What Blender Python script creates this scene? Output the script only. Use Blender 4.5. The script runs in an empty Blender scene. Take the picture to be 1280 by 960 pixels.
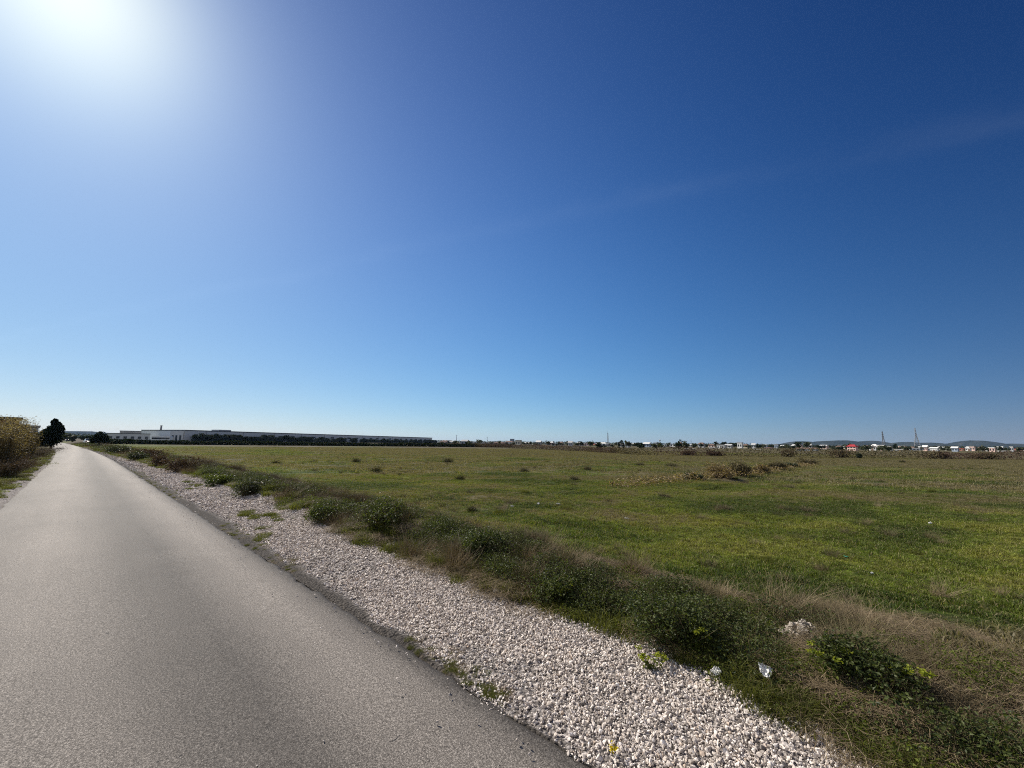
import bpy, math, random
import numpy as np
from mathutils import Matrix, Vector

random.seed(7)
RNG = np.random.default_rng(7)
S = bpy.context.scene
COL = S.collection
PI = math.pi

# ------------------------------------------------------------------ camera
F = 482.0
CAMZ = 1.7
cam = bpy.data.objects.new('camera', bpy.data.cameras.new('camera'))
COL.objects.link(cam)
S.camera = cam
cam.data.sensor_width = 36
cam.data.lens = 36 * F / 1280
cam.data.clip_start = 0.05
cam.data.clip_end = 40000
PITCH = math.atan(73.5 / F)
ROT = Matrix.Rotation(PI / 2 + PITCH, 4, 'X') @ Matrix.Rotation(math.radians(.7), 4, 'Z')
cam.matrix_world = Matrix.Translation((0, 0, CAMZ)) @ ROT
R3 = ROT.to_3x3()


def ray(px, py):
    return (R3 @ Vector(((px - 640) / F, (480 - py) / F, -1))).normalized()


def pt(px, py, y):
    """world point seen at photo pixel (px, py) standing y metres ahead"""
    d = ray(px, py)
    return Vector((0, 0, CAMZ)) + d * (y / d.y)


def gp(px, py, z=-0.1):
    """point of the ground seen at photo pixel"""
    d = ray(px, py)
    return Vector((0, 0, CAMZ)) + d * ((z - CAMZ) / d.z)


def hx(px, y):
    """x of a thing at photo column px standing y metres ahead (measured at the horizon)"""
    d = ray(px, 553 + (px - 640) * .0122)
    return d.x / d.y * y


# road frame: s along the road, t to the right of it
YAW = math.radians(-48.0)
UX, UY = math.sin(YAW), math.cos(YAW)
NX, NY = math.cos(YAW), -math.sin(YAW)


def w2st(x, y):
    return x * UX + y * UY, x * NX + y * NY


def st2w(s, t):
    return s * UX + t * NX, s * UY + t * NY


# ------------------------------------------------------------------ value noise
_LAT = np.random.default_rng(3).random((256, 256))


def vnoise(x, y):
    x = np.asarray(x, float); y = np.asarray(y, float)
    xi = np.floor(x).astype(int); yi = np.floor(y).astype(int)
    fx = x - xi; fy = y - yi
    fx = fx * fx * (3 - 2 * fx); fy = fy * fy * (3 - 2 * fy)
    a = _LAT[xi & 255, yi & 255]; b = _LAT[(xi + 1) & 255, yi & 255]
    c = _LAT[xi & 255, (yi + 1) & 255]; d = _LAT[(xi + 1) & 255, (yi + 1) & 255]
    return (a * (1 - fx) + b * fx) * (1 - fy) + (c * (1 - fx) + d * fx) * fy


def fbm(x, y, o=4):
    v = 0; a = .5; tot = 0
    x = np.asarray(x, float); y = np.asarray(y, float)
    for k in range(o):
        v = v + a * vnoise(x + 17.3 * k, y + 9.1 * k); tot += a
        x = x * 2.03; y = y * 2.03; a *= .5
    return v / tot


# ------------------------------------------------------------------ profiles along the road
GO_S = [-30, -3, .1, .5, 1.1, 1.7, 2.5, 3.3, 4.4, 6.2, 9.3, 13.8, 20, 30, 46, 80, 140]
GO_T = [3.2, 3.2, 3.22, 3.26, 3.48, 3.58, 3.53, 3.42, 3.55, 3.52, 3.8, 3.95, 3.95, 3.55, 3.0, 2.4, 2.3]
WT_S = [-30, -3, 0, 1, 2, 3.7, 5.9, 10, 16, 24, 46, 140]
WT_T = [5.0, 5.0, 5.0, 5.1, 5.0, 4.95, 5.1, 5.7, 5.8, 6.1, 6.4, 6.4]


def bend(s):
    """sideways drift of the road at distance s"""
    return -np.clip(np.asarray(s, float) - 38, 0, None) ** 1.5 * .0028


def g_out(s):
    s = np.asarray(s, float)
    return np.interp(s, GO_S, GO_T) + (fbm(s * 2.1, s * 0 + 4.2, 3) - .5) * .3 + bend(s)


def g_in(s):
    s = np.asarray(s, float)
    return 2.1 + np.interp(s, [0, 2.2, 3.2, 6, 10, 30], [-.03, .0, .11, .14, .22, .32]) + (fbm(s * 1.7, s * 0 + 8.8, 3) - .5) * .28 + bend(s)


def w_top(s):
    return np.interp(s, WT_S, WT_T)


def H(x, y):
    """height of the earth"""
    x = np.asarray(x, float); y = np.asarray(y, float)
    s, t = w2st(x, y)
    t = t - bend(s)
    z = np.interp(t, [-6, -2.2, -1.2, -.9, 2.0, 2.3, 3.3, 4.0, 4.7, 5.6, 7.0, 10],
                  [-.1, -.02, -.03, -.07, -.07, -.055, -.05, .04, .06, -.05, -.13, -.16])
    fade = np.clip((t - 2.9) / .6, 0, 1)
    d = np.hypot(x, y)
    amp = np.clip(1 - d / 220, 0, 1)
    z = z + fade * amp * ((fbm(x * .22, y * .22, 3) - .5) * .18 + (fbm(x * 1.1 + 40, y * 1.1, 3) - .5) * .09)
    bank = np.exp(-((t - 4.4) / .8) ** 2) * np.clip(1 - np.abs(s - 5) / 60, 0, 1)
    z = z + bank * (fbm(s * .95 + 3, t * 1.2, 3) - .45) * .6
    # shallow ditch in the field, square to the road
    dd = np.exp(-((s - 4.6 + .03 * (t - 30)) / .7) ** 2) * np.clip((t - 14) / 6, 0, 1) * np.clip((56 - t) / 8, 0, 1)
    return z - .18 * dd


# ------------------------------------------------------------------ node helpers
MATS = {}


class N:
    def __init__(self, nt):
        self.nt = nt

    def new(self, typ, **kw):
        n = self.nt.nodes.new(typ)
        for k, v in kw.items():
            setattr(n, k, v)
        return n

    def link(self, a, b):
        self.nt.links.new(a, b)

    def val(self, sock, v):
        if hasattr(v, 'is_output') or isinstance(v, bpy.types.NodeSocket):
            self.link(v, sock)
        else:
            sock.default_value = v

    def math(self, op, a, b=0.0, clamp=False):
        n = self.new('ShaderNodeMath', operation=op, use_clamp=clamp)
        self.val(n.inputs[0], a); self.val(n.inputs[1], b)
        return n.outputs[0]

    def noise(self, vec, scale, detail=4, rough=.55, dist=0.0):
        n = self.new('ShaderNodeTexNoise')
        self.link(vec, n.inputs['Vector'])
        n.inputs['Scale'].default_value = scale; n.inputs['Detail'].default_value = detail
        n.inputs['Roughness'].default_value = rough; n.inputs['Distortion'].default_value = dist
        return n.outputs['Fac']

    def ramp(self, fac, stops):
        n = self.new('ShaderNodeValToRGB')
        e = n.color_ramp.elements
        while len(e) > 1:
            e.remove(e[-1])
        e[0].position, e[0].color = stops[0][0], c4(stops[0][1])
        for p, c in stops[1:]:
            k = e.new(p); k.color = c4(c)
        self.link(fac, n.inputs[0])
        return n.outputs[0]

    def mix(self, fac, a, b, typ='MIX'):
        n = self.new('ShaderNodeMix', data_type='RGBA', blend_type=typ)
        self.val(n.inputs[0], fac); self.val(n.inputs[6], a if not isinstance(a, tuple) else c4(a))
        self.val(n.inputs[7], b if not isinstance(b, tuple) else c4(b))
        return n.outputs[2]

    def maprange(self, v, a, b, c=0.0, d=1.0):
        n = self.new('ShaderNodeMapRange')
        self.link(v, n.inputs[0])
        for i, q in enumerate((a, b, c, d)):
            n.inputs[i + 1].default_value = q
        return n.outputs[0]


def c4(c):
    if isinstance(c, (int, float)):
        return (c, c, c, 1)
    return tuple(c) + (1,) if len(c) == 3 else tuple(c)


def mat(name):
    m = bpy.data.materials.new(name)
    m.use_nodes = True
    MATS[name] = m
    return m, N(m.node_tree), m.node_tree.nodes['Principled BSDF']


def worldpos(n):
    return n.new('ShaderNodeNewGeometry').outputs['Position']


def plain(name, col, rough=.7, var=.25, scale=3.0, spec=.3, metal=0.0, bump=0.0):
    """painted / mineral surface with mottling"""
    m, n, p = mat(name)
    v = n.new('ShaderNodeTexCoord').outputs['Object']
    f = n.noise(v, scale, 5, .6)
    g = n.noise(v, scale * 9, 3, .6)
    f = n.math('ADD', n.math('MULTIPLY', f, .7), n.math('MULTIPLY', g, .3))
    lo = tuple(c * (1 - var) for c in col); hi = tuple(min(1, c * (1 + var)) for c in col)
    n.link(n.ramp(f, [(.3, lo), (.7, hi)]), p.inputs['Base Color'])
    p.inputs['Roughness'].default_value = rough
    p.inputs['Specular IOR Level'].default_value = spec
    p.inputs['Metallic'].default_value = metal
    if bump:
        b = n.new('ShaderNodeBump'); b.inputs['Strength'].default_value = bump; b.inputs['Distance'].default_value = .02
        n.link(g, b.inputs['Height']); n.link(b.outputs[0], p.inputs['Normal'])
    return m


def leafmat(name, lo, hi, trans=.35, rough=.55, spec=.25, attr=True, field=False):
    """foliage: per-leaf random tint from the 'rnd' attribute, some light through the blade"""
    m, n, p = mat(name)
    a = n.new('ShaderNodeAttribute', attribute_name='rnd').outputs['Fac']
    pos = worldpos(n)
    if field:
        base = field_colour(n, pos)
        br = n.maprange(a, 0, 1, .55, 1.55)
        base = n.mix(1.0, base, comb(n, br), 'MULTIPLY')
        straw = n.maprange(a, .8, .86)
        col = n.mix(n.math('MULTIPLY', straw, .8), base, (.30, .24, .13))
    else:
        k = n.noise(pos, 1.3, 3)
        f = n.math('ADD', n.math('MULTIPLY', a, .65), n.math('MULTIPLY', k, .35))
        col = n.ramp(f, [(.15, lo), (.85, hi)])
    n.link(col, p.inputs['Base Color'])
    p.inputs['Roughness'].default_value = rough
    p.inputs['Specular IOR Level'].default_value = spec
    tr = n.new('ShaderNodeBsdfTranslucent')
    tc = n.mix(1.0, col, (1.25, 1.3, .55), 'MULTIPLY')
    n.link(tc, tr.inputs[0])
    mx = n.new('ShaderNodeMixShader'); mx.inputs[0].default_value = trans
    n.link(p.outputs[0], mx.inputs[1]); n.link(tr.outputs[0], mx.inputs[2])
    out = n.nt.nodes['Material Output']
    n.link(mx.outputs[0], out.inputs[0])
    return m


def comb(n, v):
    c = n.new('ShaderNodeCombineColor')
    for i in range(3):
        n.link(v, c.inputs[i])
    return c.outputs[0]


def field_colour(n, pos):
    """grazed winter pasture: green, yellowish and dead brown patches, the same field for soil and blades"""
    mp = n.new('ShaderNodeMapping'); n.link(pos, mp.inputs[0])
    mp.inputs['Rotation'].default_value = (0, 0, math.radians(-12)); mp.inputs['Scale'].default_value = (.6, 1, 1)
    v = mp.outputs[0]
    big = n.noise(v, .045, 4, .6, .6)
    mid = n.noise(v, .33, 5, .65, .4)
    fine = n.noise(pos, 2.6, 4, .65)
    g = n.ramp(mid, [(.40, (.064, .094, .014)), (.5, (.134, .170, .024)), (.60, (.225, .230, .045))])
    f = n.math('ADD', n.math('MULTIPLY', big, .55), n.math('MULTIPLY', mid, .25))
    f = n.math('ADD', f, n.math('MULTIPLY', fine, .2))
    # ground away from the road is drier
    sep = n.new('ShaderNodeSeparateXYZ'); n.link(pos, sep.inputs[0])
    t = n.math('ADD', n.math('MULTIPLY', sep.outputs[0], NX), n.math('MULTIPLY', sep.outputs[1], NY))
    dry = n.maprange(t, 14, 50, 0, .085)
    f = n.math('ADD', f, dry)
    ln = n.new('ShaderNodeVectorMath', operation='LENGTH'); n.link(pos, ln.inputs[0])
    s_ = n.math('ADD', n.math('MULTIPLY', sep.outputs[0], UX), n.math('MULTIPLY', sep.outputs[1], UY))
    near = n.math('MULTIPLY', n.maprange(s_, .8, -1.2, 0, .16), n.maprange(t, 7.5, 4.6, 0, 1))
    f = n.math('ADD', f, near)
    g = n.mix(1.0, g, n.ramp(n.noise(pos, 9.0, 3, .65), [(.36, .55), (.5, 1.0), (.64, 1.4)]), 'MULTIPLY')
    dead = n.maprange(f, .485, .535)
    br = n.ramp(fine, [(.35, (.105, .084, .048)), (.65, (.235, .192, .120))])
    return n.mix(n.math('MULTIPLY', dead, .85), g, br)


# ------------------------------------------------------------------ mesh helpers
def tag(o, label=None, cat=None, group=None, kind=None):
    if label: o['label'] = label
    if cat: o['category'] = cat
    if group: o['group'] = group
    if kind: o['kind'] = kind
    return o


def empty(name, loc, rz=0.0, label=None, cat=None, group=None):
    o = bpy.data.objects.new(name, None)
    COL.objects.link(o)
    o.empty_display_size = .2
    o.location = loc; o.rotation_euler = (0, 0, rz)
    return tag(o, label, cat, group)


def np_mesh(name, V, faces, mats, rnd=None, smooth=False, midx=None):
    """faces: (n,k) int array or list of such arrays"""
    if isinstance(faces, np.ndarray):
        faces = [faces]
    me = bpy.data.meshes.new(name)
    V = np.asarray(V, np.float32)
    me.vertices.add(len(V)); me.vertices.foreach_set('co', V.ravel())
    loops = np.concatenate([f.ravel() for f in faces]).astype(np.int32)
    tot = np.concatenate([np.full(len(f), f.shape[1], np.int32) for f in faces])
    start = np.concatenate([[0], np.cumsum(tot)[:-1]]).astype(np.int32)
    me.loops.add(len(loops)); me.loops.foreach_set('vertex_index', loops)
    me.polygons.add(len(tot)); me.polygons.foreach_set('loop_start', start); me.polygons.foreach_set('loop_total', tot)
    for m in (mats if isinstance(mats, (list, tuple)) else [mats]):
        me.materials.append(m)
    if midx is not None:
        me.polygons.foreach_set('material_index', np.asarray(midx, np.int32))
    if smooth:
        me.polygons.foreach_set('use_smooth', np.ones(len(tot), bool))
    else:
        me.polygons.foreach_set('use_smooth', np.zeros(len(tot), bool))
    if rnd is not None:
        a = me.attributes.new('rnd', 'FLOAT', 'POINT')
        a.data.foreach_set('value', np.asarray(rnd, np.float32))
    me.update(calc_edges=True)
    return me


def link(name, me, parent=None):
    o = bpy.data.objects.new(name, me)
    COL.objects.link(o)
    if parent:
        o.parent = parent
    return o


class MB:
    """collects boxes, tubes and polygons, then links them as one mesh object"""
    def __init__(self):
        self.v = []; self.f = []

    def poly(self, pts, faces):
        b = len(self.v)
        self.v += [tuple(p) for p in pts]
        self.f += [tuple(i + b for i in f) for f in faces]
        return self

    def box(self, x0, x1, y0, y1, z0, z1, bev=0.0):
        if bev:
            b = bev
            pts = []
            for z, i in ((z0, b), (z0 + b, 0), (z1 - b, 0), (z1, b)):
                pts += [(x0 + i, y0 + i, z), (x1 - i, y0 + i, z), (x1 - i, y1 - i, z), (x0 + i, y1 - i, z)]
            fs = [(3, 2, 1, 0), (12, 13, 14, 15)]
            for k in range(3):
                for j in range(4):
                    fs.append((4 * k + j, 4 * k + (j + 1) % 4, 4 * k + 4 + (j + 1) % 4, 4 * k + 4 + j))
            return self.poly(pts, fs)
        return self.poly([(x0, y0, z0), (x1, y0, z0), (x1, y1, z0), (x0, y1, z0), (x0, y0, z1), (x1, y0, z1), (x1, y1, z1), (x0, y1, z1)],
                         [(3, 2, 1, 0), (4, 5, 6, 7), (0, 1, 5, 4), (1, 2, 6, 5), (2, 3, 7, 6), (3, 0, 4, 7)])

    def tube(self, pts, radii, n=6, cap=True):
        pts = [Vector(p) for p in pts]
        if isinstance(radii, (int, float)):
            radii = [radii] * len(pts)
        b = len(self.v)
        for i, p in enumerate(pts):
            d = (pts[min(i + 1, len(pts) - 1)] - pts[max(i - 1, 0)]).normalized()
            a = d.cross(Vector((0, 0, 1)) if abs(d.z) < .9 else Vector((1, 0, 0))).normalized()
            c = d.cross(a)
            for k in range(n):
                q = p + (a * math.cos(2 * PI * k / n) + c * math.sin(2 * PI * k / n)) * radii[i]
                self.v.append(tuple(q))
        for i in range(len(pts) - 1):
            for k in range(n):
                k2 = (k + 1) % n
                self.f.append((b + i * n + k, b + i * n + k2, b + (i + 1) * n + k2, b + (i + 1) * n + k))
        if cap:
            self.f.append(tuple(b + k for k in reversed(range(n))))
            self.f.append(tuple(b + (len(pts) - 1) * n + k for k in range(n)))
        return self

    def extrude_x(self, prof, x0, x1, inset=0.0):
        """profile of (y,z) points swept across x"""
        n = len(prof)
        cy = sum(p[0] for p in prof) / n; cz = sum(p[1] for p in prof) / n
        pts = [(x0, y, z) for y, z in prof] + [(x1, y, z) for y, z in prof]
        fs = [tuple(range(n)), tuple(reversed(range(n, 2 * n)))]
        fs += [((i + 1) % n, i, n + i, n + (i + 1) % n) for i in range(n)]
        return self.poly(pts, fs)

    def mesh(self, name, m, smooth=False):
        me = bpy.data.meshes.new(name)
        me.from_pydata(self.v, [], self.f)
        me.materials.append(m)
        for p in me.polygons:
            p.use_smooth = smooth
        me.update()
        return me

    def build(self, name, m, parent=None, smooth=False):
        return link(name, self.mesh(name, m, smooth), parent)


def copy_tree(o, parent=None):
    c = o.copy()
    COL.objects.link(c)
    if parent:
        c.parent = parent
    for ch in list(o.children):
        copy_tree(ch, c)
    return c


# ------------------------------------------------------------------ scatter: one object, instances by geometry nodes
def scatter(name, pos, rotz, scale, idx, meshes, kind='stuff', tilt=None):
    src = bpy.data.collections.new(name + '_sources')
    for i, me in enumerate(meshes):
        src.objects.link(bpy.data.objects.new('%s_source_%02d' % (name, i), me))
    me = bpy.data.meshes.new(name)
    n = len(pos)
    me.vertices.add(n); me.vertices.foreach_set('co', np.asarray(pos, np.float32).ravel())
    rot = np.zeros((n, 3), np.float32); rot[:, 2] = rotz
    if tilt is not None:
        rot[:, :2] = tilt
    a = me.attributes.new('rot', 'FLOAT_VECTOR', 'POINT'); a.data.foreach_set('vector', rot.ravel())
    a = me.attributes.new('size', 'FLOAT', 'POINT'); a.data.foreach_set('value', np.asarray(scale, np.float32))
    a = me.attributes.new('pick', 'INT', 'POINT'); a.data.foreach_set('value', np.asarray(idx, np.int32))
    o = link(name, me)
    ng = bpy.data.node_groups.new(name, 'GeometryNodeTree')
    ng.interface.new_socket('Geometry', in_out='INPUT', socket_type='NodeSocketGeometry')
    ng.interface.new_socket('Geometry', in_out='OUTPUT', socket_type='NodeSocketGeometry')
    gi = ng.nodes.new('NodeGroupInput'); go = ng.nodes.new('NodeGroupOutput')
    ci = ng.nodes.new('GeometryNodeCollectionInfo'); ci.inputs['Collection'].default_value = src
    ci.inputs['Separate Children'].default_value = True; ci.inputs['Reset Children'].default_value = True
    ip = ng.nodes.new('GeometryNodeInstanceOnPoints'); ip.inputs['Pick Instance'].default_value = True

    def attr(nm, typ):
        q = ng.nodes.new('GeometryNodeInputNamedAttribute'); q.data_type = typ; q.inputs['Name'].default_value = nm
        return q.outputs['Attribute']
    L = ng.links.new
    L(gi.outputs[0], ip.inputs['Points']); L(ci.outputs[0], ip.inputs['Instance'])
    L(attr('pick', 'INT'), ip.inputs['Instance Index']); L(attr('rot', 'FLOAT_VECTOR'), ip.inputs['Rotation'])
    L(attr('size', 'FLOAT'), ip.inputs['Scale']); L(ip.outputs[0], go.inputs[0])
    md = o.modifiers.new('scatter', 'NODES'); md.node_group = ng
    if kind:
        o['kind'] = kind
    return o


# ------------------------------------------------------------------ plant meshes
def blades(xy, h, w, lean, rng, z=None, droop=.5):
    """n grass blades as bent tapering strips -> V, quads, tris, rnd"""
    n = len(xy)
    az = rng.random(n) * 2 * PI
    fa = rng.random(n) * 2 * PI
    dx = np.cos(az); dy = np.sin(az)
    wx = -np.sin(fa) * w / 2; wy = np.cos(fa) * w / 2
    z0 = np.zeros(n) if z is None else z
    V = np.zeros((n, 5, 3))
    m = lean * h
    bx = xy[:, 0]; by = xy[:, 1]
    V[:, 0] = np.stack([bx - wx, by - wy, z0 - .01], 1); V[:, 1] = np.stack([bx + wx, by + wy, z0 - .01], 1)
    mx = bx + dx * m * .35; my = by + dy * m * .35; mz = z0 + h * .6
    V[:, 2] = np.stack([mx + wx * .8, my + wy * .8, mz], 1); V[:, 3] = np.stack([mx - wx * .8, my - wy * .8, mz], 1)
    V[:, 4] = np.stack([bx + dx * m, by + dy * m, z0 + h * (1 - droop * np.minimum(lean, 1) * .6)], 1)
    b = np.arange(n)[:, None] * 5
    q = b + np.array([[0, 1, 2, 3]]); t = b + np.array([[3, 2, 4]])
    r = np.repeat(rng.random(n), 5)
    return V.reshape(-1, 3), q, t, r


def leaves(C, size, rng, up=.35, aspect=.6):
    """folded leaf quads at the points C -> V, quads, rnd"""
    n = len(C)
    d = rng.normal(size=(n, 3)); d[:, 2] *= .6
    d /= np.linalg.norm(d, axis=1, keepdims=True)
    nn = rng.normal(size=(n, 3)); nn[:, 2] += up * 3
    sd = np.cross(d, nn); sd /= np.linalg.norm(sd, axis=1, keepdims=True) + 1e-9
    s = size[:, None] if hasattr(size, '__len__') else size
    nrm = np.cross(sd, d)
    V = np.stack([C - d * s * .5, C + sd * s * aspect * .5 + nrm * s * .12, C + d * s * .5, C - sd * s * aspect * .5 + nrm * s * .12], 1)
    q = np.arange(n)[:, None] * 4 + np.array([[0, 1, 2, 3]])
    return V.reshape(-1, 3), q, np.repeat(rng.random(n), 4)


def stems(P0, P1, r, bow, rng, seg=3):
    """thin curved 3-sided twigs from P0 to P1"""
    n = len(P0)
    off = rng.normal(size=(n, 3)) * bow[:, None] if hasattr(bow, '__len__') else rng.normal(size=(n, 3)) * bow
    Vs = []
    for k in range(seg + 1):
        u = k / seg
        c = P0 * (1 - u) + P1 * u + off * (4 * u * (1 - u))
        rr = (r * (1 - .75 * u))
        for j in range(3):
            a = 2 * PI * j / 3
            Vs.append(c + np.stack([np.cos(a) * rr, np.sin(a) * rr, 0 * rr], 1))
    V = np.stack(Vs, 1)
    fs = []
    for k in range(seg):
        for j in range(3):
            j2 = (j + 1) % 3
            fs.append([k * 3 + j, k * 3 + j2, (k + 1) * 3 + j2, (k + 1) * 3 + j])
    fs = np.array(fs)
    q = (np.arange(n)[:, None, None] * (3 * (seg + 1)) + fs[None]).reshape(-1, 4)
    return V.reshape(-1, 3), q, np.repeat(rng.random(n), 3 * (seg + 1))


def merge(parts):
    """parts: list of (V, faces-list, rnd, material index)"""
    V = []; Q = []; T = []; R = []; mq = []; mt = []; b = 0
    for v, fl, r, mi in parts:
        for f in fl:
            if f.shape[1] == 4:
                Q.append(f + b); mq.append(np.full(len(f), mi))
            else:
                T.append(f + b); mt.append(np.full(len(f), mi))
        V.append(v); R.append(r); b += len(v)
    F_ = []; M_ = []
    if Q: F_.append(np.concatenate(Q)); M_.append(np.concatenate(mq))
    if T: F_.append(np.concatenate(T)); M_.append(np.concatenate(mt))
    return np.concatenate(V), F_, np.concatenate(R), np.concatenate(M_)


def disc(n, r, rng, power=.5):
    a = rng.random(n) * 2 * PI; q = r * rng.random(n) ** power
    return np.stack([q * np.cos(a), q * np.sin(a)], 1)


# ------------------------------------------------------------------ materials
M_GRASS = leafmat('pasture_grass', 0, 0, trans=.38, field=True)
M_LEAF = leafmat('bramble_leaf', (.022, .036, .010), (.105, .125, .034), trans=.36, rough=.5, spec=.24)
M_LEAFB = leafmat('weed_leaf', (.050, .070, .014), (.160, .185, .036), trans=.42, spec=.12)
M_GREEN = leafmat('verge_grass', (.045, .055, .014), (.165, .165, .045), trans=.45, spec=.12)
M_STRAW = leafmat('dry_grass', (.12, .085, .050), (.42, .33, .20), trans=.35, rough=.6)
M_TWIG = leafmat('dead_twig', (.045, .036, .018), (.200, .165, .085), trans=.15, rough=.8)
M_SPURGE = leafmat('spurge_bract', (.16, .20, .012), (.32, .34, .03), trans=.4)
M_FLOWER = leafmat('yellow_petal', (.45, .33, .01), (.62, .50, .02), trans=.3)
M_DARKTREE = leafmat('evergreen_leaf', (.008, .015, .008), (.030, .044, .018), trans=.15, rough=.7, spec=.05)
M_OLIVE = leafmat('greygreen_leaf', (.030, .040, .022), (.095, .105, .055), trans=.25)
M_RUSSET = leafmat('russet_twig', (.050, .030, .022), (.150, .098, .068), trans=.15, rough=.8)
M_REED = leafmat('reed_leaf', (.12, .085, .042), (.34, .25, .135), trans=.3)
M_BARK = plain('bark', (.075, .055, .04), .9, .4, 2.0, bump=.6)

M_CONC = plain('weathered_concrete', (.34, .33, .31), .85, .2, .2)
M_WHITE = plain('white_render', (.62, .61, .58), .8, .08, .3)
M_CREAM = plain('cream_render', (.66, .58, .43), .8, .1, .3)
M_PINK = plain('pinkish_render', (.62, .44, .37), .8, .1, .3)
M_YELLOW = plain('yellow_render', (.66, .56, .28), .8, .1, .3)
M_BLUEGREY = plain('bluegrey_render', (.30, .35, .42), .8, .1, .3)
M_GREYW = plain('grey_render', (.42, .42, .41), .8, .15, .3)
M_BRICK = plain('red_brick', (.34, .15, .10), .85, .2, 2.0)
M_TILE = plain('red_roof_tile', (.32, .085, .06), .8, .25, 1.0)
M_REDROOF = plain('crimson_metal_roof', (.36, .03, .035), .5, .1, .3)
M_DARKROOF = plain('dark_roof', (.075, .07, .07), .8, .2, .5)
M_BROWNROOF = plain('brown_roof', (.16, .10, .075), .8, .2, .5)
M_WINDOW = plain('dark_window_glass', (.035, .045, .055), .15, .2, .5, spec=.5)
M_FRAMEW = plain('white_frame', (.75, .75, .73), .6, .05)
M_DOOR = plain('brown_door', (.14, .09, .06), .6, .2)
M_STEEL = plain('galvanised_steel', (.22, .23, .24), .5, .15, .8, metal=.3)
M_CLAD = plain('grey_metal_cladding', (.74, .75, .74), .55, .08, .08)
M_CLADD = plain('dark_cladding_trim', (.12, .13, .14), .55, .1, .2)
M_CARW = plain('white_car_paint', (.75, .75, .74), .25, .03, 1, spec=.5)
M_CARS = plain('silver_car_paint', (.45, .46, .47), .3, .05, 1, spec=.5, metal=.4)
M_CARD = plain('dark_car_paint', (.03, .035, .045), .25, .1, 1, spec=.5)
M_GLASS = plain('car_glass', (.02, .025, .03), .08, .1, 1, spec=.6)
M_TYRE = plain('tyre_rubber', (.02, .02, .02), .85, .2)
M_RIM = plain('wheel_rim', (.4, .4, .4), .4, .1, metal=.6)
M_LAMP = plain('headlamp_glass', (.7, .7, .68), .2, .05)
M_TAIL = plain('tail_lamp', (.4, .02, .02), .3, .1)
M_PLASTIC = plain('white_plastic_film', (.66, .65, .62), .45, .25, 14, spec=.4)
M_GREENPL = plain('green_plastic', (.03, .30, .18), .35, .1, 20, spec=.5)
M_PALESTONE = plain('pale_rubble', (.40, .35, .29), .9, .3, 14, bump=.5)


def make_ground_mat():
    m, n, p = mat('earth_and_turf')
    pos = worldpos(n)
    sep = n.new('ShaderNodeSeparateXYZ'); n.link(pos, sep.inputs[0])
    t = n.math('ADD', n.math('MULTIPLY', sep.outputs[0], NX), n.math('MULTIPLY', sep.outputs[1], NY))
    fc = field_colour(n, pos)
    f9 = n.noise(pos, 9, 5, .7); f60 = n.noise(pos, 45, 4, .7)
    f1 = n.noise(pos, 1.1, 5, .7)
    spk = n.ramp(n.math('ADD', n.math('MULTIPLY', f9, .5), n.math('MULTIPLY', f60, .5)), [(.36, .22), (.5, .55), (.62, .95)])
    fc = n.mix(1.0, fc, spk, 'MULTIPLY')
    sh = n.ramp(f1, [(.35, .62), (.5, 1.0), (.65, 1.2)])
    fc = n.mix(1.0, fc, sh, 'MULTIPLY')
    soil = n.ramp(n.noise(pos, 14, 6, .7), [(.3, (.040, .031, .020)), (.5, (.082, .064, .042)), (.7, (.135, .110, .078))])
    w = n.math('ADD', t, n.math('MULTIPLY', n.math('SUBTRACT', f1, .5), 2.0))
    side = n.maprange(w, 4.6, 5.4)
    left = n.maprange(w, -1.5, -2.3)
    k = n.math('MAXIMUM', side, left)
    n.link(n.mix(k, soil, fc), p.inputs['Base Color'])
    p.inputs['Roughness'].default_value = .95
    p.inputs['Specular IOR Level'].default_value = .1
    b = n.new('ShaderNodeBump'); b.inputs['Strength'].default_value = .9; b.inputs['Distance'].default_value = .05
    n.link(n.math('ADD', n.math('MULTIPLY', f9, .7), n.math('MULTIPLY', f60, .3)), b.inputs['Height'])
    n.link(b.outputs[0], p.inputs['Normal'])
    return m


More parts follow.
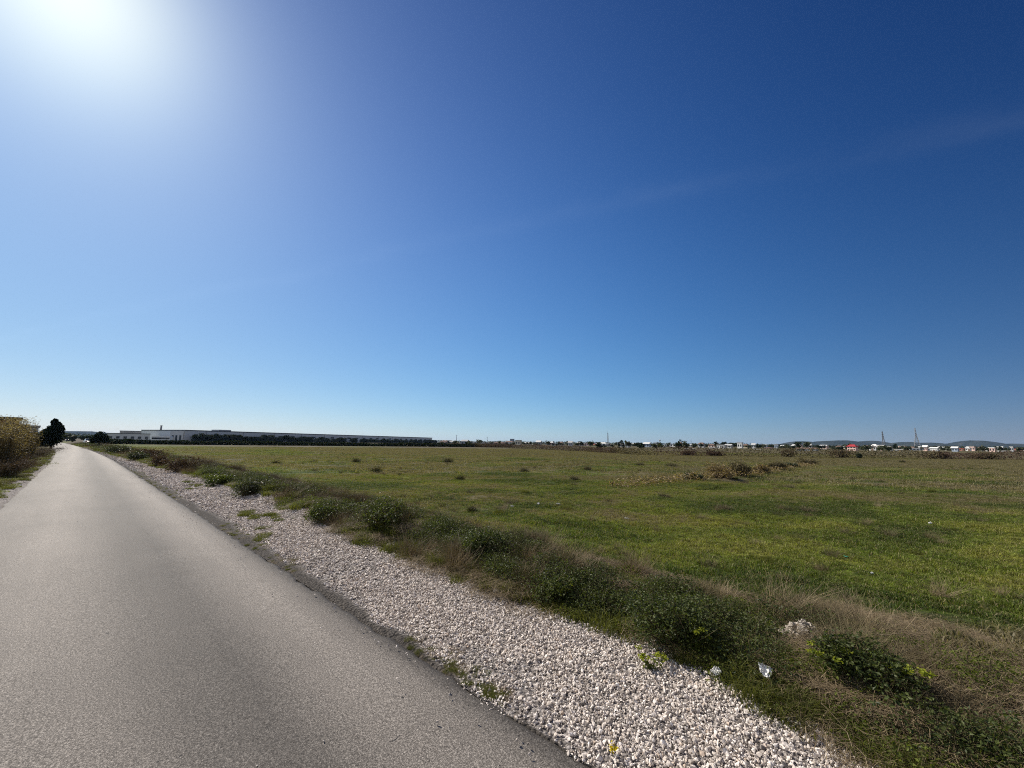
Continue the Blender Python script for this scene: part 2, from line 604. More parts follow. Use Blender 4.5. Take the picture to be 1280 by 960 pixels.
def make_road_mat():
    m, n, p = mat('worn_asphalt')
    v = n.new('ShaderNodeTexCoord').outputs['Object']      # object x = along the road, y = across it
    sep = n.new('ShaderNodeSeparateXYZ'); n.link(v, sep.inputs[0])
    s, t = sep.outputs[0], sep.outputs[1]
    mp = n.new('ShaderNodeMapping'); n.link(v, mp.inputs[0]); mp.inputs['Scale'].default_value = (.10, 1.0, 1)
    streak = n.noise(mp.outputs[0], 1.6, 4, .6, .3)
    blot = n.noise(v, .55, 4, .6, .5)
    agg = n.noise(v, 190, 3, .8)
    agg2 = n.noise(v, 85, 3, .75)
    vor = n.new('ShaderNodeTexVoronoi'); n.link(v, vor.inputs['Vector']); vor.inputs['Scale'].default_value = 125
    stone = n.maprange(vor.outputs['Distance'], .05, .6, 1.15, .6)
    # wheel tracks worn paler, the middle and the rims darker
    wt = n.ramp(n.maprange(t, -1.05, 2.05), [(0, .72), (.12, .92), (.30, 1.20), (.44, .95), (.56, .62), (.67, .58), (.79, 1.02), (.87, 1.20), (.945, .98), (.975, .58), (1, .36)])
    g = n.math('ADD', n.math('MULTIPLY', agg, .55), n.math('MULTIPLY', agg2, .45))
    base = n.ramp(g, [(.38, (.062, .053, .045)), (.5, (.226, .199, .172)), (.60, (.530, .474, .412))])
    base = n.mix(1.0, base, comb(n, stone), 'MULTIPLY')
    base = n.mix(1.0, base, wt, 'MULTIPLY')
    bl = n.ramp(n.math('ADD', n.math('MULTIPLY', streak, .55), n.math('MULTIPLY', blot, .45)), [(.34, .80), (.5, 1.0), (.66, 1.15)])
    base = n.mix(1.0, base, bl, 'MULTIPLY')
    # pits and short cracks
    pit = n.noise(v, 20, 2, .5)
    base = n.mix(n.maprange(pit, .735, .76), base, (.028, .026, .025))
    mp2 = n.new('ShaderNodeMapping'); n.link(v, mp2.inputs[0]); mp2.inputs['Scale'].default_value = (2.2, .9, 1)
    nz = n.new('ShaderNodeTexNoise'); n.link(v, nz.inputs['Vector']); nz.inputs['Scale'].default_value = 1.7; nz.inputs['Detail'].default_value = 4
    add = n.new('ShaderNodeVectorMath', operation='ADD'); n.link(mp2.outputs[0], add.inputs[0])
    sc = n.new('ShaderNodeVectorMath', operation='SCALE'); n.link(nz.outputs['Color'], sc.inputs[0]); sc.inputs['Scale'].default_value = 1.2
    n.link(sc.outputs[0], add.inputs[1])
    cr = n.new('ShaderNodeTexVoronoi', feature='DISTANCE_TO_EDGE'); n.link(add.outputs[0], cr.inputs['Vector']); cr.inputs['Scale'].default_value = .55
    line = n.maprange(cr.outputs['Distance'], .004, .010, 1, 0)
    gate = n.maprange(n.noise(v, 1.3, 3, .6), .64, .70)
    line = n.math('MULTIPLY', line, gate)
    base = n.mix(n.math('MULTIPLY', line, .8), base, (.03, .028, .027))
    n.link(base, p.inputs['Base Color'])
    n.link(n.ramp(g, [(.3, .85), (.7, .66)]), p.inputs['Roughness'])
    p.inputs['Specular IOR Level'].default_value = .22
    b = n.new('ShaderNodeBump'); b.inputs['Strength'].default_value = .8; b.inputs['Distance'].default_value = .008
    h = n.math('SUBTRACT', n.math('ADD', n.math('MULTIPLY', g, 1.0), n.math('MULTIPLY', stone, .35)), n.math('MULTIPLY', line, 1.5))
    n.link(h, b.inputs['Height']); n.link(b.outputs[0], p.inputs['Normal'])
    return m


def make_gravel_mat():
    m, n, p = mat('crushed_limestone')
    a = n.new('ShaderNodeAttribute', attribute_name='rnd').outputs['Fac']
    pos = worldpos(n)
    f = n.noise(pos, 90, 4, .6)
    c = n.ramp(a, [(0, (.22, .19, .165)), (.2, (.47, .405, .345)), (.5, (.68, .60, .525)), (.9, (.84, .765, .69)), (1, (.52, .40, .30))])
    k = n.ramp(f, [(.35, .78), (.65, 1.1)])
    n.link(n.mix(1.0, c, k, 'MULTIPLY'), p.inputs['Base Color'])
    p.inputs['Roughness'].default_value = .85
    p.inputs['Specular IOR Level'].default_value = .3
    b = n.new('ShaderNodeBump'); b.inputs['Strength'].default_value = .5; b.inputs['Distance'].default_value = .003
    n.link(f, b.inputs['Height']); n.link(b.outputs[0], p.inputs['Normal'])
    return m


def make_gravelbed_mat():
    m, n, p = mat('grit_and_dust')
    pos = worldpos(n)
    vor = n.new('ShaderNodeTexVoronoi'); n.link(pos, vor.inputs['Vector']); vor.inputs['Scale'].default_value = 34
    sep = n.new('ShaderNodeSeparateColor'); n.link(vor.outputs['Color'], sep.inputs[0])
    c = n.ramp(sep.outputs[0], [(0, (.15, .13, .115)), (.5, (.33, .295, .27)), (1, (.52, .475, .445))])
    e = n.maprange(vor.outputs['Distance'], .2, .75, 1.1, .35)
    c = n.mix(1.0, c, comb(n, e), 'MULTIPLY')
    d = n.ramp(n.noise(pos, 1.6, 5, .7), [(.40, (.085, .068, .048)), (.56, (.16, .135, .11))])
    k = n.maprange(n.noise(pos, .9, 4, .7), .50, .66)
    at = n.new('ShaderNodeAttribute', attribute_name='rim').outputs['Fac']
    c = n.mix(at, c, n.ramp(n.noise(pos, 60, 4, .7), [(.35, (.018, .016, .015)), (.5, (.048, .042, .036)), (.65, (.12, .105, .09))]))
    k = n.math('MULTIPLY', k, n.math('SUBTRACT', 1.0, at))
    n.link(n.mix(n.math('MULTIPLY', k, .7), c, d), p.inputs['Base Color'])
    p.inputs['Roughness'].default_value = .95
    p.inputs['Specular IOR Level'].default_value = .15
    b = n.new('ShaderNodeBump'); b.inputs['Strength'].default_value = 1; b.inputs['Distance'].default_value = .02
    n.link(vor.outputs['Distance'], b.inputs['Height']); b.invert = True
    n.link(b.outputs[0], p.inputs['Normal'])
    return m


def make_hill_mat():
    m, n, p = mat('wooded_hillside')
    pos = worldpos(n)
    f = n.noise(pos, .012, 6, .7)
    n.link(n.ramp(f, [(.35, (.012, .018, .010)), (.5, (.024, .029, .018)), (.65, (.046, .046, .032))]), p.inputs['Base Color'])
    p.inputs['Roughness'].default_value = 1
    p.inputs['Specular IOR Level'].default_value = 0
    return m


M_GROUND = make_ground_mat(); M_ROAD = make_road_mat(); M_GRAVEL = make_gravel_mat(); M_BED = make_gravelbed_mat(); M_HILL = make_hill_mat()

# ================================================================== SETTING
# ---- ground: one sheet to the horizon, fine near the camera
def axis(lo, hi, near_lo, near_hi, step, grow=1.09):
    mid = list(np.arange(near_lo, near_hi + step / 2, step))
    a = near_hi; st = step; up = []
    while a < hi:
        st *= grow; a += st; up.append(a)
    a = near_lo; st = step; dn = []
    while a > lo:
        st *= grow; a -= st; dn.append(a)
    return np.array(dn[::-1] + mid + up)


ss = axis(-14000, 14000, -6, 26, .22); tt = axis(-14000, 14000, -4, 18, .18)
SS, TT = np.meshgrid(ss, tt, indexing='ij')
GX, GY = st2w(SS, TT)
GZ = H(GX, GY)
ni, nj = SS.shape
ii, jj = np.meshgrid(np.arange(ni - 1), np.arange(nj - 1), indexing='ij')
k = (ii * nj + jj).ravel()
gq = np.stack([k, k + nj, k + nj + 1, k + 1], 1)
me = np_mesh('ground', np.stack([GX.ravel(), GY.ravel(), GZ.ravel()], 1), gq[:, ::-1], M_GROUND, smooth=True)
if me.polygons[0].normal.z < 0:
    me.flip_normals()
ground = link('ground', me); ground['kind'] = 'structure'


def strip_mesh(name, sv, cols, zf, mat_, obj_rot=True):
    """sheet in road coordinates: sv = stations, cols = list of t arrays"""
    T = np.stack(cols, 1); Sg = np.repeat(sv[:, None], T.shape[1], 1)
    Z = zf(Sg, T)
    V = np.stack([Sg.ravel(), T.ravel(), Z.ravel()], 1)
    a, b = T.shape
    i, j = np.meshgrid(np.arange(a - 1), np.arange(b - 1), indexing='ij'); q = (i * b + j).ravel()
    f = np.stack([q, q + 1, q + b + 1, q + b], 1)
    me = np_mesh(name, V, f, mat_, smooth=True)
    me.update()
    if me.polygons[0].normal.z > 0:
        me.flip_normals()
    o = link(name, me)
    # local x -> u (along), local y -> n (across, to the right): a mirrored frame, so use an explicit matrix with y flipped
    return o


def in_road_frame(o):
    """vertices given as (s, t, z): turn them to (s, -t, z) and rotate the object so x runs along the road"""
    me = o.data
    co = np.zeros(len(me.vertices) * 3, np.float32); me.vertices.foreach_get('co', co)
    co = co.reshape(-1, 3); co[:, 1] *= -1
    me.vertices.foreach_set('co', co.ravel()); me.flip_normals(); me.update()
    o.rotation_euler = (0, 0, math.atan2(UY, UX))
    return o


# ---- road: slab with ragged rims
sv = np.concatenate([np.arange(-14, -1, .2), np.arange(-1, 12, .05), np.arange(12, 60, .5), np.arange(60, 420, 4.0)])
rag = (fbm(sv * 3.2, sv * 0 + 1.5, 4) - .5) * .12 + (fbm(sv * 9, sv * 0 + 3.5, 3) - .5) * .05
rag2 = (fbm(sv * 2.6, sv * 0 + 6.5, 4) - .5) * .16
L0 = -1.03 + rag2 + bend(sv); R0 = 2.04 + rag + bend(sv)
cols = [L0 - .05, L0 - .015] + [L0 + (R0 - L0) * u for u in np.linspace(.01, .99, 14)] + [R0 + .012, R0 + .035]


def road_z(s, t):
    u = (t - bend(s) - .5) / 1.55
    z = .014 - .03 * u * u + (fbm(s * .35, t * .7, 3) - .5) * .02
    z[:, 0] = -.10; z[:, -1] = -.10
    z[:, 1] -= .006; z[:, -2] -= .006
    return z


road = in_road_frame(strip_mesh('road', sv, cols, road_z, M_ROAD)); road['kind'] = 'structure'
# the material reads object y as the offset to the left, so its track profile is mirrored there
for nd in M_ROAD.node_tree.nodes:
    if nd.bl_idname == 'ShaderNodeMapRange' and abs(nd.inputs[1].default_value + 1.05) < 1e-3:
        nd.inputs[1].default_value = 1.05; nd.inputs[2].default_value = -2.05

# ---- gravel bed under the loose stones
sv2 = np.concatenate([np.arange(-8, 14, .1), np.arange(14, 90, .5), np.arange(90, 200, 4)])
gi_, go_ = g_in(sv2), g_out(sv2)
rim_t = 2.055 + bend(sv2)
cols = [rim_t, rim_t * .4 + gi_ * .6, gi_ + .03] + [gi_ + (go_ - gi_) * u for u in np.linspace(.08, .98, 9)] + [go_ + .07]


def bed_z(s, t):
    z = -.032 + (fbm(s * 1.3, t * 1.3, 3) - .5) * .035
    x, y = st2w(s, t)
    z = np.maximum(z, H(x, y) + .006)
    z[:, 0] -= .012; z[:, 1] += .012; z[:, -1] = (H(x, y) - .03)[:, -1]
    return z


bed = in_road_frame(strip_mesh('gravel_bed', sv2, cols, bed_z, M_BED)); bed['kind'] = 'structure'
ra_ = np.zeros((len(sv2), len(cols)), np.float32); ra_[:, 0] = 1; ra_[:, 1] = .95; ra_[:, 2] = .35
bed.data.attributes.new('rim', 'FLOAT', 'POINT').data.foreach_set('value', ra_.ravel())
# left shoulder, a narrow dusty strip
lo = -1.08 + (fbm(sv2 * 1.9, sv2 * 0 + 3, 3) - .5) * .1 + bend(sv2)
li = lo - .16 - (fbm(sv2 * .5, sv2 * 0 + 5, 3) - .35) * .7
cols = [li - .05] + [li + (lo - li) * u for u in np.linspace(.05, 1, 6)] + [lo + .1]
bed2 = in_road_frame(strip_mesh('dusty_shoulder', sv2, cols, lambda s, t: np.where(True, H(*st2w(s, t)) + .012, 0) + 0 * t, M_BED)); bed2['kind'] = 'structure'


# ---- loose stones
def icosa():
    p = (1 + 5 ** .5) / 2
    v = np.array([(-1, p, 0), (1, p, 0), (-1, -p, 0), (1, -p, 0), (0, -1, p), (0, 1, p), (0, -1, -p), (0, 1, -p), (p, 0, -1), (p, 0, 1), (-p, 0, -1), (-p, 0, 1)], float)
    f = np.array([(0, 11, 5), (0, 5, 1), (0, 1, 7), (0, 7, 10), (0, 10, 11), (1, 5, 9), (5, 11, 4), (11, 10, 2), (10, 7, 6), (7, 1, 8), (3, 9, 4), (3, 4, 2), (3, 2, 6), (3, 6, 8), (3, 8, 9), (4, 9, 5), (2, 4, 11), (6, 2, 10), (8, 6, 7), (9, 8, 1)])
    return v / np.linalg.norm(v[0]), f


IV, IF = icosa()


def stones(P, r, rng):
    n = len(P)
    jit = .55 + .75 * rng.random((n, 12, 1)) ** 1.3
    V = IV[None] * jit * (np.array([1, .95, .62]) * (.65 + .7 * rng.random((n, 1, 3))))
    q = rng.normal(size=(n, 4)); q /= np.linalg.norm(q, axis=1, keepdims=True)
    w, x, y, z = q.T
    Rm = np.stack([1 - 2 * (y * y + z * z), 2 * (x * y - z * w), 2 * (x * z + y * w), 2 * (x * y + z * w), 1 - 2 * (x * x + z * z), 2 * (y * z - x * w),
                   2 * (x * z - y * w), 2 * (y * z + x * w), 1 - 2 * (x * x + y * y)], 1).reshape(n, 3, 3)
    V = np.einsum('nij,nkj->nki', Rm, V) * r[:, None, None] + P[:, None, :]
    f = (np.arange(n)[:, None, None] * 12 + IF[None]).reshape(-1, 3)
    return V.reshape(-1, 3), f, np.repeat(rng.random(n), 12)


def stone_field(s0, s1, dens, r0, r1, rng):
    n = int((s1 - s0) * 2.2 * dens)
    s = s0 + (s1 - s0) * rng.random(n); t = 2.0 + 2.2 * rng.random(n) + bend(s)
    a, b = g_in(s), g_out(s)
    e = np.minimum(t - a, b - t)
    thin = fbm(s * .9 + 30, t * 1.4, 3)
    pr = np.clip(.55 + e / .16, .0, 1) * np.where(thin > .62, .45, 1)
    green = np.clip((s - 9) / 5, 0, 1) * np.clip((30 - s) / 8, 0, 1) * (fbm(s * .35 + 9, t * .9 + 2, 3) > .66)
    pr = pr * (1 - .5 * green)
    pr = np.where((t < a + .02) & (t - bend(s) > 2.06), np.maximum(pr, .10 + .55 * np.clip((fbm(s * 2.3 + 77, t * 3, 3) - .5) * 6, 0, 1)), np.where(e < -.25, 0, pr))
    kk = rng.random(n) < pr
    s, t, e = s[kk], t[kk], e[kk]
    r = r0 + (r1 - r0) * rng.random(len(s)) ** 2.6
    x, y = st2w(s, t)
    z = np.maximum(-.032 + (fbm(s * 1.3, t * 1.3, 3) - .5) * .035, H(x, y) + .006)
    z = np.where(e < 0, H(x, y), z) + r * (.1 + .75 * rng.random(len(s)))
    return np.stack([x, y, z], 1), r


P1, r1 = stone_field(-.9, 4.5, 9000, .0032, .0160, RNG)
P2, r2 = stone_field(4.5, 12, 3000, .007, .022, RNG)
P3, r3 = stone_field(12, 32, 800, .015, .038, RNG)
P4, r4 = stone_field(32, 70, 160, .03, .06, RNG)
V, f, r = stones(np.concatenate([P1, P2, P3, P4]), np.concatenate([r1, r2, r3, r4]), RNG)
gravel = link('gravel', np_mesh('gravel', V, f, M_GRAVEL, rnd=r)); gravel['kind'] = 'stuff'
n = 520
s = -.5 + 26 * RNG.random(n) ** 1.2; t = 2.0 - np.abs(RNG.normal(size=n)) * .16 + bend(s)
s = np.concatenate([s, 2 + 18 * RNG.random(60)]); t = np.concatenate([t, -.8 + 2.7 * RNG.random(60)])
x, y = st2w(s, t); rr = .003 + .008 * RNG.random(len(s)) ** 2
V, f, r = stones(np.stack([x, y, np.full(len(s), .008) + rr * .3], 1), rr, RNG)
link('stray_gravel', np_mesh('stray_gravel', V, f, M_GRAVEL, rnd=r))['kind'] = 'stuff'
# sparse grit on the left shoulder
n = 1900
s = -1 + 57 * RNG.random(n) ** 1.4; t = -1.15 - .5 * RNG.random(n) + bend(s); x, y = st2w(s, t)
rr = .006 + .02 * RNG.random(n) ** 2
V, f, r = stones(np.stack([x, y, H(x, y) + .012 + rr * .4], 1), rr, RNG)
grit = link('shoulder_grit', np_mesh('shoulder_grit', V, f, M_GRAVEL, rnd=r)); grit['kind'] = 'stuff'


# ---- hills
def hill(px, pyt, y, half_px, depth, name='hill'):
    """a smooth wooded ridge whose top is seen at (px, pyt)"""
    top = pt(px, pyt, y).z
    cx = hx(px, y)
    wid = abs(hx(px + half_px, y) - hx(px - half_px, y)) / 2
    n1, n2 = 40, 16
    u, v = np.meshgrid(np.linspace(-1, 1, n1), np.linspace(-1, 1, n2), indexing='ij')
    prof = np.clip(1 - u * u, 0, 1) ** 1.6 * np.clip(1 - v * v, 0, 1)
    X = cx + u * wid; Y = y + v * depth
    Z = -6 + (top + 6) * prof * (.86 + .28 * (fbm(X * .004, Y * .004, 4))) / (.86 + .14)
    kk_ = np.arange((n1 - 1) * (n2 - 1)); a = kk_ // (n2 - 1); b = kk_ % (n2 - 1); q = a * n2 + b
    me = np_mesh(name, np.stack([X.ravel(), Y.ravel(), Z.ravel()], 1), np.stack([q, q + n2, q + n2 + 1, q + 1], 1), M_HILL, smooth=True)
    if me.polygons[len(me.polygons) // 2].normal.z < 0:
        me.flip_normals()
    o = link(name, me); o['kind'] = 'structure'


for a in [(1045, 550.3, 4200, 48, 500), (1003, 551.3, 4500, 26, 400), (1088, 551, 4600, 30, 400), (1134, 552.6, 4000, 18, 350), (1163, 553, 4100, 20, 350),
          (1192, 554, 4200, 18, 300), (1219, 551.0, 4000, 27, 400), (1246, 555, 4200, 22, 350), (1270, 554, 3800, 22, 350), (1320, 552, 3600, 40, 400),
          (940, 556.3, 4600, 60, 400), (104, 539.3, 3000, 24, 700), (66, 541, 3300, 26, 700), (138, 542.5, 3500, 30, 700), (0, 541, 3000, 40, 700), (-90, 540, 2800, 50, 700), (1390, 554, 3300, 50, 400), (1480, 553, 3000, 60, 400)]:
    hill(*a)

# ================================================================== GRASS AND UNDERGROWTH
rg = np.random.default_rng(21)
near_patch = []
for q in range(6):
    n = 3600
    xy = disc(n, .62, rg, .55)
    cl = fbm(xy[:, 0] * 7 + q * 7, xy[:, 1] * 7, 3)
    xy = xy[rg.random(n) < np.clip((cl - .30) * 4, .08, 1)]; n = len(xy)
    cl = fbm(xy[:, 0] * 7 + q * 7, xy[:, 1] * 7, 3)
    h = .012 + (.018 + .034 * rg.random(n) ** 1.7) * np.clip((cl - .3) * 3.2, .15, 1.5)
    V, qd, tr, r = blades(xy, h, .004 + .005 * rg.random(n), .4 + 1.3 * rg.random(n), rg)
    near_patch.append(np_mesh('near_turf', V, [qd, tr], M_GRASS, rnd=r))
mid_patch = []
for q in range(5):
    n = 3400
    xy = disc(n, 1.9, rg, .55)
    cl = fbm(xy[:, 0] * 2.4 + q * 7, xy[:, 1] * 2.4, 3)
    xy = xy[rg.random(n) < np.clip((cl - .32) * 4, .06, 1)]; n = len(xy)
    cl = fbm(xy[:, 0] * 2.4 + q * 7, xy[:, 1] * 2.4, 3)
    h = .015 + (.02 + .07 * rg.random(n) ** 2.0) * np.clip((cl - .3) * 3.2, .2, 1.7)
    V, qd, tr, r = blades(xy, h, 0.009 + .013 * rg.random(n), .4 + 1.1 * rg.random(n), rg)
    mid_patch.append(np_mesh('mid_turf', V, [qd, tr], M_GRASS, rnd=r))


def in_view(x, y, margin=.12):
    return (y > .3) & (np.abs(np.arctan2(x, y)) < math.radians(53) + margin)


def grid_pts(step, r0, r1, rng):
    a = np.arange(-r1, r1, step)
    X, Y = np.meshgrid(a, a)
    X = (X + (rng.random(X.shape) - .5) * step * .9).ravel(); Y = (Y + (rng.random(Y.shape) - .5) * step * .9).ravel()
    d = np.hypot(X, Y)
    kk = (d >= r0) & (d < r1) & in_view(X, Y, .25)
    return X[kk], Y[kk]


X, Y = grid_pts(.62, 0, 24, rg)
s, t = w2st(X, Y); tb = t - bend(s)
keep = ((tb > w_top(s) - .45) & (rg.random(len(X)) < np.clip((tb - w_top(s) + .7) / .7, .2, 1))) | (tb < -1.75)
X, Y = X[keep], Y[keep]
pp = np.stack([X, Y, H(X, Y) - .004], 1)
o = scatter('field_grass', pp, rg.random(len(X)) * 2 * PI, .85 + .5 * rg.random(len(X)), rg.integers(0, 6, len(X)), near_patch)
X, Y = grid_pts(2.2, 24, 120, rg)
s, t = w2st(X, Y); tb = t - bend(s)
keep = (tb > w_top(s) - .2) | (tb < -3.2)
X, Y = X[keep], Y[keep]
pp = np.stack([X, Y, H(X, Y) - .01], 1)
o = scatter('far_field_grass', pp, rg.random(len(X)) * 2 * PI, .9 + .5 * rg.random(len(X)), rg.integers(0, 5, len(X)), mid_patch)


# clump meshes for the rough strip between gravel and field
def clump_leafy(R, Hh, n, size, rng, mats, twigs=40):
    c = disc(n, R, rng, .5)
    env = np.sqrt(np.clip(1 - (np.hypot(c[:, 0], c[:, 1]) / R) ** 2, .03, 1))
    z = Hh * env * rng.random(n) ** .6
    C = np.stack([c[:, 0], c[:, 1], z], 1) + rng.normal(size=(n, 3)) * .015
    v, qd, r = leaves(C, size * (.6 + .8 * rng.random(n)), rng)
    a = disc(twigs, R * .5, rng); b = disc(twigs, R * 1.05, rng)
    ee = np.sqrt(np.clip(1 - (np.hypot(b[:, 0], b[:, 1]) / R / 1.1) ** 2, .03, 1))
    v2, q2, r2 = stems(np.c_[a, np.zeros(twigs)], np.c_[b, Hh * ee * (.6 + .55 * rng.random(twigs))], np.full(twigs, .0028), .03, rng)
    return merge([(v, [qd], r, 0), (v2, [q2], r2, 1)])


def clump_straw(R, Hh, n, rng, w=.0022, spread=.5):
    a = disc(n, R * .7, rng); d = rng.normal(size=(n, 2)) * spread * Hh
    h = Hh * (.35 + .65 * rng.random(n))
    return stems(np.c_[a, np.zeros(n)], np.c_[a + d, h], w * (.7 + .8 * rng.random(n)), Hh * .10 + 0 * h, rng)


def clump_blades(R, Hh, n, rng, w=.006):
    xy = disc(n, R, rng, .6)
    return blades(xy, Hh * (.3 + .7 * rng.random(n)), w * (.6 + .8 * rng.random(n)), .3 + .9 * rng.random(n), rng)


rc = np.random.default_rng(5)
clumps = []          # index ranges by kind
KINDS = {}


def add_kind(nm, L):
    KINDS[nm] = (len(clumps), len(clumps) + len(L)); clumps.extend(L)


L = []
for q in range(4):
    V, fl, r, mi = clump_leafy(.26, .15 + .04 * q, 620, .022, rc, None, 70)
    L.append(np_mesh('bramble_clump', V, fl, [M_LEAF, M_TWIG], rnd=r, midx=mi))
add_kind('bramble', L)
L = []
for q in range(3):
    V, fl, r, mi = clump_leafy(.20, .10 + .03 * q, 380, .021, rc, None, 25)
    L.append(np_mesh('weed_clump', V, fl, [M_LEAFB, M_TWIG], rnd=r, midx=mi))
add_kind('weed', L)
L = []
for q in range(4):
    V, qd, r = clump_straw(.22, .30 + .07 * q, 150, rc)
    L.append(np_mesh('straw_clump', V, qd, M_STRAW, rnd=r))
add_kind('straw', L)
L = []
for q in range(3):
    V, qd, r = clump_straw(.24, .22 + .07 * q, 150, rc, .0026, .7)
    L.append(np_mesh('twig_clump', V, qd, M_TWIG, rnd=r))
add_kind('twig', L)
L = []
for q in range(4):
    V, qd, tr, r = clump_blades(.22, .12 + .05 * q, 420, rc)
    L.append(np_mesh('grass_clump', V, [qd, tr], M_GREEN, rnd=r))
add_kind('grass', L)
L = []
for q in range(3):      # flattened dead thatch lying on the soil
    n = 420
    a = disc(n, .26, rc); d = rc.normal(size=(n, 2)); d /= np.linalg.norm(d, axis=1, keepdims=True)
    ln = .05 + .15 * rc.random((n, 1))
    V, qd, r = stems(np.c_[a - d * ln / 2, .005 + .05 * rc.random(n)], np.c_[a + d * ln / 2, .005 + .05 * rc.random(n)], np.full(n, .0015), .012, rc)
    L.append(np_mesh('thatch', V, qd, M_STRAW, rnd=r))
add_kind('thatch', L)


def pick(nm, n, rng):
    a, b = KINDS[nm]
    return rng.integers(a, b, n)


ru = np.random.default_rng(11)
PX = []; PI_ = []; PS = []


def sow(s, t, nm, s0, s1, sink=.01):
    x, y = st2w(s, t)
    zz = H(x, y) - sink
    tb_ = t - bend(s)
    zz = np.where((tb_ > 2.0) & (tb_ < 3.3) & (s > -4) & (s < 90), np.maximum(zz, -.032 + (fbm(s * 1.3, t * 1.3, 3) - .5) * .035 - .006), zz)
    PX.append(np.stack([x, y, zz], 1)); PI_.append(pick(nm, len(s), ru)); PS.append(s0 + (s1 - s0) * ru.random(len(s)))


def band(s0, s1, dens, pw=1.0):
    n = int((s1 - s0) * 3.6 * dens)
    s = s0 + (s1 - s0) * ru.random(n) ** pw; u = ru.random(n)
    a = g_out(s) - .06; b = w_top(s) + .25 + bend(s)
    t = a + (b - a) * u
    return s, t, u


for (s0, s1, dens, sc) in ((-3.0, 9, 46, 1.0), (9, 26, 20, 1.25), (26, 75, 7, 1.7), (75, 150, 1.6, 2.6)):
    s, t, u = band(s0, s1, dens)
    z1 = fbm(s * .75, t * .9, 3); z2 = fbm(s * .6 + 60, t * .8 + 20, 3); rr = ru.random(len(s)); z3 = fbm(s * .9 + 120, t * 1.1 + 70, 3)
    dry_near = np.clip((1.7 - s) / 2.0, 0, 1) * np.clip(u * 2.2, .25, 1)                     # towards the camera's right the strip is mostly dead grass
    br = (z1 > .47) & (u > .16) & (u < .78) & (rr < .50 - .28 * dry_near)
    gr = ~br & ((u < .32) | (z2 < .45)) & (rr < .42 - .32 * dry_near)
    we = ~br & ~gr & (z2 > .46) & (rr > .5) & (u < .9)
    tw = ~br & ~gr & ~we & (u > .25) & (rr < .74) & (z3 > .50)
    stw = ~br & ~gr & ~we & ~tw & (rr > .70)
    th = ~br & ~gr & ~we & ~tw & ~stw
    for kk, nm, a_, b_ in ((br, 'bramble', .55, 1.15), (gr, 'grass', .45, .95), (we, 'weed', .5, 1.1), (tw, 'twig', .4, .85), (stw, 'straw', .35, .8), (th, 'thatch', .85, 1.5)):
        if kk.any():
            sow(s[kk], t[kk], nm, a_ * sc, b_ * sc)
# moss and tufts between asphalt and gravel
n = 1500
s = -.5 + 32 * ru.random(n) ** 1.3; t = 2.09 + np.abs(ru.normal(size=n)) * np.interp(s, [0, 4, 10, 30], [.06, .11, .18, .25]) + bend(s)
kk = (fbm(s * .8 + 13, s * 0 + 2, 3) > .44) & (ru.random(n) < .55)
sow(s[kk], t[kk], 'grass', .06, .20); sow(s[kk][::2], t[kk][::2] + .03, 'thatch', .15, .4); sow(s[kk][1::4], t[kk][1::4], 'weed', .10, .25)
# tufts invading the gravel
n = 260
s = 7 + 28 * ru.random(n); t = g_in(s) + (g_out(s) - g_in(s)) * ru.random(n)
kk = fbm(s * .35 + 9, (t - bend(s)) * .9 + 2, 3) > .64
sow(s[kk], t[kk], 'grass', .3, .7); sow(s[kk][::2], t[kk][::2], 'weed', .3, .7)
# left verge
n = 2100
s = -1 + 79 * ru.random(n) ** 1.3; t = -1.2 - 3.2 * ru.random(n) + bend(s)
kk = ru.random(n) < np.clip((-t + bend(s) - 1.05) / .5, .15, 1)
sow(s[kk], t[kk], 'grass', .45, .95); sow(s[kk][::5] + .3, t[kk][::5], 'straw', .4, .9); sow(s[kk][::3] + .2, t[kk][::3] - .2, 'weed', .5, 1.1)
# coarse dead tufts out in the pasture
n = 3600
d_ = 6 + 84 * ru.random(n) ** .75; a_ = math.radians(112) * (ru.random(n) - .5)
x = d_ * np.sin(a_); y = d_ * np.cos(a_); s, t = w2st(x, y)
m_ = (t - bend(s) > w_top(s) + .4) & (fbm(x * .12 + 5, y * .12, 3) > .47)
s, t = s[m_], t[m_]
sow(s[::3], t[::3], 'straw', .2, .55); sow(s[1::3], t[1::3], 'twig', .25, .65); sow(s[2::3], t[2::3], 'grass', .3, .8)
# bottom corner: dry thatch over the soil beyond the strip
n = 420
s = -3.2 + 3.8 * ru.random(n); t = 3.6 + 2.2 * ru.random(n)
sow(s, t, 'thatch', .9, 1.5); sow(s[::6], t[::6], 'straw', .25, .55); sow(s[1::9], t[1::9], 'bramble', .3, .6); sow(s[2::5], t[2::5], 'twig', .3, .6)
PX = np.concatenate(PX); PI_ = np.concatenate(PI_); PS = np.concatenate(PS)
kk = in_view(PX[:, 0], PX[:, 1], .3)
for cx_, cy_, cr_ in ((1006, 800, .24), (1002, 815, .16), (959, 866, .10), (896, 856, .08), (492, 682, .2)):      # open ground round the rubble and the litter
    d_ = ray(cx_, cy_); q_ = d_ * ((-.02 - CAMZ) / d_.z)
    kk &= np.hypot(PX[:, 0] - q_.x, PX[:, 1] - q_.y) > cr_
o = scatter('verge_undergrowth', PX[kk], ru.random(kk.sum()) * 2 * PI, PS[kk], PI_[kk], clumps)


# ================================================================== THINGS: plants by the road
def on_ground(px, py):
    p = gp(px, py, -.05)
    for _ in range(3):
        p = gp(px, py, float(H(p.x, p.y)))
    return Vector((p.x, p.y, float(H(p.x, p.y))))


